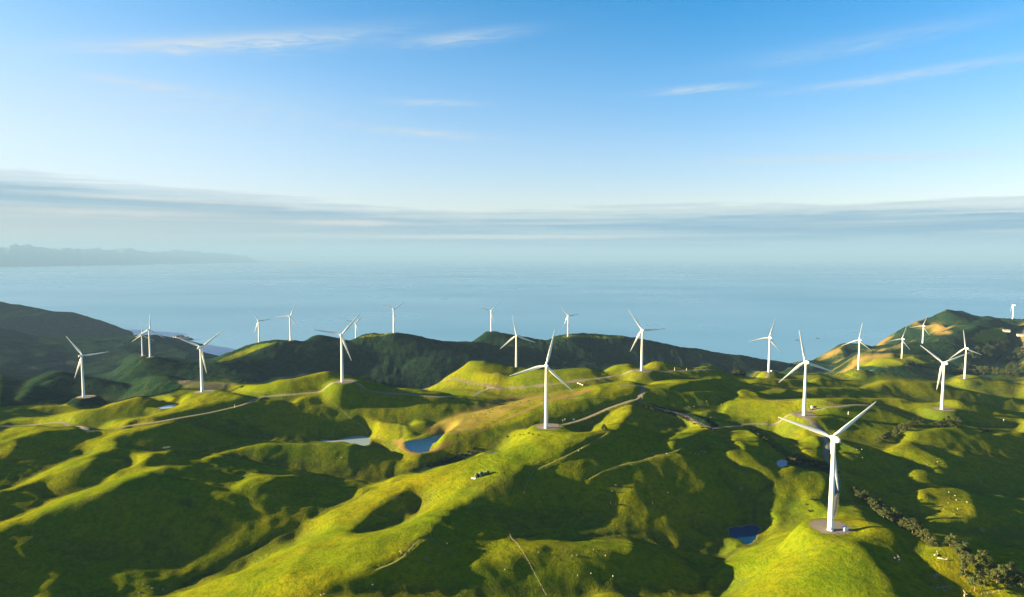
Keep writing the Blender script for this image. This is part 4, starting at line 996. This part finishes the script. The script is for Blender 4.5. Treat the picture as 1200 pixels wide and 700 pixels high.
for px,py in along([(595,512),(605,510),(618,509),(630,511)],7,3,1): plant(shrubs[2:],px,py,'dark bush on the bank below the middle turbine','shrub','bushes below the middle turbine',.6)
plant(darks,708,504,'lone dark round tree beside the farm track right of the middle turbine','tree',None,.62,jit=.02)
for px,py in [(861,427),(865,427.3),(869,427)]: plant(darks,px,py,'dark round tree in the clump on the skyline by the blue water','tree','skyline tree clump',1.15,1500)
for px,py in [(1062,428),(1066,428.5),(1069,428.5)]: plant(darks,px,py,'dark round tree in the clump beside a turbine on the right flats','tree','tree clump on the right flats',1.5,1900)
for px,py in [(952,586),(944,592),(1003,588),(1000,600),(905,608),(900,614),(948,600)]: plant(shrubs,px,py,'dark bush on the edge of the sunlit spur near the turbine pad','shrub','bushes by the near turbine pad',.9)
for px,py in along([(560,487),(580,480),(600,475),(622,470)],26,12,3.2): plant(shrubs[:2],px,py,'low tussock clump in the brown strip above the tan bank','shrub','tussocks in the brown strip',.55)
# plantation block and dark bush on the right
for px,py in along([(1122,437),(1140,438),(1160,438),(1183,438)],34,1,.6): plant(pines,px,py,'plantation pine in the front rows of the right hand block','tree','front rows of the plantation',.95,1750)
for px,py in along([(1128,432),(1150,431),(1180,433)],30,2,1.6): plant(pines,px,py,'plantation pine in the back rows of the right hand block','tree','back rows of the plantation',1.0,1950)
for px,py in along([(1142,418),(1155,410),(1170,405),(1185,402),(1196,410),(1192,425),(1196,438),(1175,415),(1160,420)],70,7,5): plant(darks,px,py,'dark tree of the bush on the shaded right hillside','tree','bush on the shaded right hillside',1.35,2600)
# ================================================================ fallen timber and rocks
def make_log():
    bm=bmesh.new(); tube_path(bm,[(-3.6,0,.35),(-1,.2,.42),(1.4,-.1,.40),(3.4,.3,.55)],[.42,.36,.30,.16],8); tube_path(bm,[(1,0,.4),(1.9,.9,1.1),(2.4,1.4,1.9)],[.18,.12,.06],6); tube_path(bm,[(-.5,.1,.4),(-.9,-.9,.9),(-1.,-1.6,1.3)],[.16,.1,.05],6)
    return obj('fallen_log',bm,pale,None,True)
lg=make_log(); first=True
for px,py,rz,lab in [(1098,650,.6,'pale fallen log nearest the shadow edge in the lower right paddock'),(1106,656,-.5,'pale fallen log below the other, with dark shade to its right'),(1183,684,.2,'pale log lying among the ragged pines at lower right'),(1131,697,.9,'pale log at the foot of the lowest pine on the right')]:
    o=lg if first else lg.copy()
    if not first: sc.collection.objects.link(o)
    first=False; p=drop3(px,py); o.location=p; o.rotation_euler=(0,0,rz); tag(o,lab,'log','fallen logs at the lower right')
rock_m=plain('grey_rock',(.13,.125,.115),.9,.35,.8); wet_rock=plain('wet_rock',(.05,.05,.048),.7,.3,.1)
def make_rock(name,mat,seed,r=1.):
    bm=bmesh.new(); bmesh.ops.create_icosphere(bm,subdivisions=3,radius=r); r_=np.random.default_rng(seed); o_=r_.uniform(0,50,2)
    for v in bm.verts:
        k=1+.35*float(pnoise(np.array([v.co.x*1.3/r+o_[0]+v.co.z/r]),np.array([v.co.y*1.3/r+o_[1]]),seed)[0]); v.co*=k; v.co.z*=.62
    return obj(name,bm,mat)
rk=make_rock('rock',rock_m,3); first=True
for i in range(26):
    px,py=[(1050+rng.uniform(-8,8),654+rng.uniform(-5,5)),(1102+rng.uniform(-9,9),690+rng.uniform(-3,3)),(1097+rng.uniform(-3,3),675+rng.uniform(-2,2)),(190+rng.uniform(-40,20),690+rng.uniform(-6,6))][i%4]
    o=rk if first else rk.copy()
    if not first: sc.collection.objects.link(o)
    first=False; p=drop3(px,py); s=rng.uniform(.4,1.1); o.location=(p.x,p.y,p.z+.1*s); o.scale=(s,s*rng.uniform(.7,1.2),s); o.rotation_euler=(0,0,rng.uniform(0,6))
    tag(o,['grey rock in the heap on the shaded slope below the near turbine','grey rock in the lowest heap in the shade at lower right','grey rock by the shadow edge left of the fallen logs','grey rock in the dark gully at the lower left'][i%4],'rock',['rock heap below the near turbine','lowest rock heap','rocks by the shadow edge','rocks in the dark gully'][i%4])
sr=make_rock('sea_rock',wet_rock,9,22.); first=True
for px,py,s,lab in [(210,395,.9,'tall dark sea rock touching the left headland'),(213,396.5,.7,'dark sea rock just off the left headland point'),(218,398.4,1.0,'broad dark sea rock in the gap off the left headland'),(219,395.5,.35,'tiny sea rock beyond the broad one off the left headland'),(224,398.2,.35,'small sea rock right of the broad one off the left headland'),(934,399,.3,'left of two flat rocks offshore of the right hill'),(958,396.8,.3,'right of two flat rocks offshore of the right hill')]:
    o=sr if first else sr.copy()
    if not first: sc.collection.objects.link(o)
    first=False; x,y,_=at_z(px,py,SEA); o.location=(x,y,0); o.scale=(s*1.6,s*1.6,s*.8); o.rotation_euler=(0,0,rng.uniform(0,6)); tag(o,lab,'sea rock','rocks in the sea')
# ================================================================ built things
wp=plain('white_paint',(.78,.78,.74),.5,.05,1.); grn=plain('green_plastic',(.012,.05,.028),.3,.1,1.5,spec=.6); brn=plain('brown_steel',(.22,.12,.07),.6,.2,1.); roofm=plain('roof_iron',(.30,.31,.32),.5,.12,.8); glass=plain('window_glass',(.03,.04,.05),.1,.1,1.,spec=.6); tim=plain('weathered_post',(.40,.35,.27),.9,.25,2.)
def kiosk(px,py,label,s=1.,ymax=1e9,dx_=0.):
    x,y,_=drop(px,py,ymax); root=empty('transformer_cabinet',(x+dx_,y,gz(x+dx_,y)),R(8)); root.scale=(s,s,s)
    obj('plinth',box_bm(3.2,2.8,.3,.03,(0,0,-.05)),conc,root); b_=obj('cabinet',box_bm(2.8,2.4,2.1,.05,(0,0,.26)),wp,root); obj('lid',box_bm(3.0,2.6,.18,.04,(0,0,2.365)),roofm,root)
    for sx_ in (-.68,.68):
        d=obj('door',box_bm(1.25,.06,1.8,.01,(sx_,-1.23,.4)),wp,root); obj('handle',box_bm(.05,.06,.35,.005,(sx_*.25,-1.29,1.2)),steel,d)
    return tag(root,label,'cabinet','transformer cabinets by the turbines')
kiosk(990.5,622,'small white cabinet at the right edge of the nearest gravel pad',1.1)
kiosk(952,478,'small white cabinet right of the turbine on the brown pad',1.1)
kiosk(672.5,492.5,'small white cabinet on the apron right of the middle turbine',.8)
def post(px,py,label,h=2.6,ymax=1e9,r=.22):
    p=drop(px,py,ymax); root=empty('marker_post',(p[0],p[1],gz(*p[:2])))
    obj('post',lathe([(r,-.4),(r,h-.1),(r*.6,h)],10),wp,root); obj('collar',lathe([(r*1.15,h*.55),(r*1.15,h*.68)],10),steel,root); return tag(root,label,'post','white marker posts')
for a in [(659.6,494.5,'white post at the left on the apron by the middle turbine',3.,1e9),(662,493.2,'white post at the right on the apron by the middle turbine',3.,1e9),(790.5,434.8,'tall white post by the road right of the crossroads turbine',6.,1400),(804.5,434.6,'shorter white post farther along the road right of the crossroads turbine',4.,1400),(275,478,'white post beside the road below the left yellow hill',4.5,1300),(994,486,'white post on the dark paddock above the near blade tip',4.,1e9),(1176,495,'white post on the shaded hillside at far right',4.5,1e9)]:
    post(a[0],a[1],a[2],a[3],a[4],.3)
def tank(px,py,label,s):
    p=drop3(px,py); root=empty('water_tank',p); root.scale=(s,s,s)
    V=[(1.5,-.2)]
    for i in range(6): V+=[(1.5,.1+i*.36),(1.5,.30+i*.36),(1.42,.34+i*.36),(1.42,.44+i*.36)]
    obj('shell',lathe(V+[(1.5,2.3)],28),grn,root,False); obj('domed_roof',lathe([(1.52,2.3),(1.25,2.62),(.7,2.85),(.32,2.9)],28),grn,root,True); obj('hatch',lathe([(.32,2.88),(.34,3.02),(.1,3.05)],16),dark,root)
    bm=bmesh.new(); tube_path(bm,[(-1.53,0,-.1),(-1.53,0,2.2),(-1.2,0,2.6)],[.07,.07,.07],6); obj('pipe',bm,wp,root); return tag(root,label,'water tank','green water tanks in a row on the spur')
for px,py,lab,s in [(559,559.3,'leftmost dark green water tank, beside the white trough on the sunlit spur',1.25),(564,558,'largest dark green water tank, second in the row on the spur',1.4),(568.7,556.5,'small dark green tank, third in the row on the spur',.85),(571.5,555.5,'slim dark green tank at the right end of the row on the spur',1.05)]: tank(px,py,lab,s)
p=drop3(555,561); root=empty('stock_trough',p,R(-25)); obj('basin',join_bm([box_bm(4.2,.12,.75,.02,(0,-.65,-.1)),box_bm(4.2,.12,.75,.02,(0,.65,-.1)),box_bm(.12,1.18,.75,.02,(-2.04,0,-.1)),box_bm(.12,1.18,.75,.02,(2.04,0,-.1)),box_bm(3.96,1.18,.1,0,(0,0,-.05))]),wp,root); obj('trough_water',box_bm(3.94,1.16,.05,0,(0,0,.42)),wm,root); tag(root,'long white trough at the left end of the green tanks','trough')
p=drop3(195,525); root=empty('stock_trough',p,R(25)); obj('basin',join_bm([box_bm(7,.25,1.2,.03,(0,-1.2,-.2)),box_bm(7,.25,1.2,.03,(0,1.2,-.2)),box_bm(.25,2.15,1.2,.03,(-3.37,0,-.2)),box_bm(.25,2.15,1.2,.03,(3.37,0,-.2)),box_bm(6.5,2.15,.15,0,(0,0,-.1))]),conc,root); obj('trough_water',box_bm(6.48,2.13,.05,0,(0,0,.7)),wm,root); tag(root,'grey concrete trough in the shaded fold left of the small sunlit spur','trough')
def container(px,py,label,mat,L,ymax,rz=.1):
    x,y,_=drop(px,py,ymax); root=empty('site_container',(x,y,gz(x,y)),rz); bms=[box_bm(L,2.5,2.6,.04,(0,0,-.1))]
    for i in range(int(L/.6)): bms+=[box_bm(.22,.08,2.3,0,(-L/2+.4+i*.6,-1.285,.05))]
    obj('body',join_bm(bms),mat,root); d=obj('door',box_bm(.08,2.2,2.2,.01,(L/2+.04,0,.1)),mat,root); obj('lock_bar',box_bm(.06,.08,2.1,0,(L/2+.11,.2,.15)),steel,d); obj('roof_sheet',box_bm(L+.1,2.6,.12,.02,(0,0,2.505)),roofm,root); return tag(root,label,'container')
container(908,430.2,'brown site container right of the coast edge turbine',brn,9.,1420); container(904.8,430.5,'small white site cabin touching the foot of the coast edge turbine',wp,4.,1400)
container(1022,432,'white site cabin right of the turbine under the dark right hill',wp,8.,1650)
# white concrete blocks by the road below the knoll
cb=box_bm(2.6,1.2,1.2,.1,(0,0,-.1)); blk=obj('concrete_block',cb,wp); first=True
for px,py,lab in [(677.3,449.5,'white concrete block at the left of three by the tan bank'),(679.8,450.4,'white concrete block in the middle of three by the tan bank'),(682.4,451.4,'white concrete block at the right of three by the tan bank')]:
    o=blk if first else blk.copy()
    if not first: sc.collection.objects.link(o)
    first=False; x,y,_=drop(px,py,1250); o.location=(x,y,gz(x,y)); o.rotation_euler=(0,0,R(-35)); tag(o,lab,'concrete block','white concrete blocks by the tan bank')
def house(px,py,label,s,ymax):
    x,y,_=drop(px,py,ymax); root=empty('farmhouse',(x,y,gz(x,y)),R(-15)); root.scale=(s,s,s)
    wl=obj('wall',join_bm([box_bm(14,7,3.2,0,(0,0,-.5))]),wp,root)
    rf=loft([[(-7.4,-4,2.65),(-7.4,4,2.65),(-7.4,0,5.2)],[(7.4,-4,2.65),(7.4,4,2.65),(7.4,0,5.2)]]); ro=obj('roof',rf,roofm,root); obj('chimney',box_bm(.7,.7,1.6,.02,(3,1.2,4.0)),conc,ro)
    for wx in (-4.6,-1.9,4.2): wf=obj('window',box_bm(1.5,.1,1.2,0,(wx,-3.53,.9)),wp,root); obj('pane',box_bm(1.3,.06,1.0,0,(wx,-3.58,1.)),glass,wf)
    d=obj('door',box_bm(1.,.1,2.1,0,(1.2,-3.53,.05)),roofm,root); obj('handle',box_bm(.06,.08,.12,0,(1.55,-3.6,1.)),steel,d); return tag(root,label,'house')
house(1179,389,'white house with grey roof on the right ridge below the skyline turbine',1.5,3200); house(1196,394,'white house at the right picture edge, lower than the other',1.5,3200)
# ================================================================ fences
fence_m=plain('fence_wood',(.42,.38,.30),.85,.2,1.)
def fence(pts,label,ymax=1e9,step=4.):
    L=dropline(pts,step,ymax); bm=bmesh.new(); P3=[Vector((x,y,gz(x,y))) for x,y in L]
    for p in P3:
        r_=bmesh.ops.create_cube(bm,size=1,matrix=Matrix.Translation(p+Vector((0,0,.45)))@Matrix.Diagonal((.16,.16,1.6,1)))
    for a,b_ in zip(P3,P3[1:]):
        for z in (.35,.75,1.15):
            q=(a+b_)/2+Vector((0,0,z)); d=b_-a; bmesh.ops.create_cube(bm,size=1,matrix=Matrix.Translation(q)@d.to_track_quat('X','Z').to_matrix().to_4x4()@Matrix.Diagonal((d.length,.03,.03,1)))
    return tag(obj('wire_fence',bm,fence_m),label,'fence')
for pts,lab,ym in FENCES: fence(pts,lab,ym)
# ================================================================ animals
def skin_mesh(name,verts,edges,rad,mat,root_i=0,sub=1):
    me=bpy.data.meshes.new(name); me.from_pydata(verts,edges,[]); o=bpy.data.objects.new(name,me); sc.collection.objects.link(o)
    sk=o.modifiers.new('skin','SKIN'); 
    for v,r_ in zip(me.skin_vertices[0].data,rad): v.radius=(r_,r_) if not isinstance(r_,tuple) else r_
    me.skin_vertices[0].data[root_i].use_root=True
    s_=o.modifiers.new('sub','SUBSURF'); s_.levels=sub; s_.render_levels=sub
    dg=bpy.context.evaluated_depsgraph_get(); m2=bpy.data.meshes.new_from_object(o.evaluated_get(dg)); bpy.data.objects.remove(o); bpy.data.meshes.remove(me)
    m2.materials.clear(); m2.materials.append(mat); m2.shade_smooth(); m2.name=name; n=bpy.data.objects.new(name,m2); sc.collection.objects.link(n); return n
def beast(name,mat,s,fat):
    v=[(-.45,0,.72),(0,0,.74),(.42,0,.76),(.62,0,.84),(.80,0,.66),(.98,0,.42),  # rump..neck..grazing muzzle
       (-.50,.17,.50),(-.56,.17,.34),(-.50,.17,.02),(-.50,-.17,.50),(-.56,-.17,.34),(-.50,-.17,.02),
       (.40,.16,.48),(.42,.16,.28),(.41,.16,.02),(.40,-.16,.48),(.42,-.16,.28),(.41,-.16,.02),(-.62,0,.66),(-.70,0,.42),(.80,.14,.72),(.80,-.14,.72)]
    e=[(0,1),(1,2),(2,3),(3,4),(4,5),(0,6),(6,7),(7,8),(0,9),(9,10),(10,11),(2,12),(12,13),(13,14),(2,15),(15,16),(16,17),(0,18),(18,19),(4,20),(4,21)]
    r_=[.25*fat,.28*fat,.24*fat,.15,.11,.06,.11,.06,.045,.11,.06,.045,.09,.055,.045,.09,.055,.045,.06,.03,.04,.04]
    return skin_mesh(name,[(a*s,b*s,c*s) for a,b,c in v],e,[q*s for q in r_],mat,1)
wool=plain('wool',(.36,.34,.29),.95,.12,3.); hide=plain('black_hide',(.02,.018,.016),.6,.2,2.)
sheep0=beast('sheep',wool,.9,1.15); cow0=beast('cow',hide,1.9,1.0); sf=[True,True]
def herd(o0,k,pts,label,cat,group):
    for px,py in pts:
        o=o0 if sf[k] else o0.copy()
        if not sf[k]: sc.collection.objects.link(o)
        sf[k]=False; x,y,_=drop(px,py); o.location=(x,y,gz(x,y)-.02); o.rotation_euler=(0,0,rng.uniform(0,6.28)); tag(o,label,cat,group)
def scatter(x0,x1,y0,y1,n): return [(rng.uniform(x0,x1),rng.uniform(y0,y1)) for _ in range(n)]
herd(sheep0,0,[(1112,577.5),(1119,581.5),(1120.5,586.5),(1133,589),(1111,590),(1118,603)]+scatter(1082,1142,577,612,2),'white sheep grazing on the square sunlit patch at right','sheep','sheep on the square sunlit patch')
herd(sheep0,0,[(670.5,652),(676,651.5),(709.5,652),(631,648),(696,645)]+scatter(570,735,640,680,4),'white sheep on the dimly lit hillside at the bottom middle','sheep','sheep on the bottom middle hillside')
herd(sheep0,0,[(821.5,529.5),(826.5,530.5),(815,532),(809,531)]+scatter(760,820,528,534,4),'white sheep beside the farm track below the road bank','sheep','sheep beside the farm track')
herd(sheep0,0,[(469,647),(470.5,649),(376,698),(380,697),(524,638),(437,686)],'white sheep on the lower edge of the sunlit spur','sheep','sheep on the lower spur')
herd(sheep0,0,scatter(990,1015,524,540,4),'white sheep on the sunlit patch behind the near turbine','sheep','sheep behind the near turbine')
herd(sheep0,0,scatter(1085,1112,536,550,3),'white sheep in the sunlit fold above the square patch','sheep','sheep in the sunlit fold')
herd(sheep0,0,[(637,584),(400,537),(275,516.5),(678,529),(682,526)],'white sheep alone in open shade','sheep','lone sheep in the shade')
herd(sheep0,0,scatter(800,900,466,490,7),'tiny white sheep on the bright fields left of the brown pad','sheep','sheep on the bright fields')
herd(cow0,1,[(680.5,602.5),(684,608),(659,584.5),(715.5,591),(718,577),(722,570),(783,578.5),(722,592),(822,602.5),(765,591)],'black cow grazing on the shaded hillside in the middle','cow','cattle on the shaded hillside')
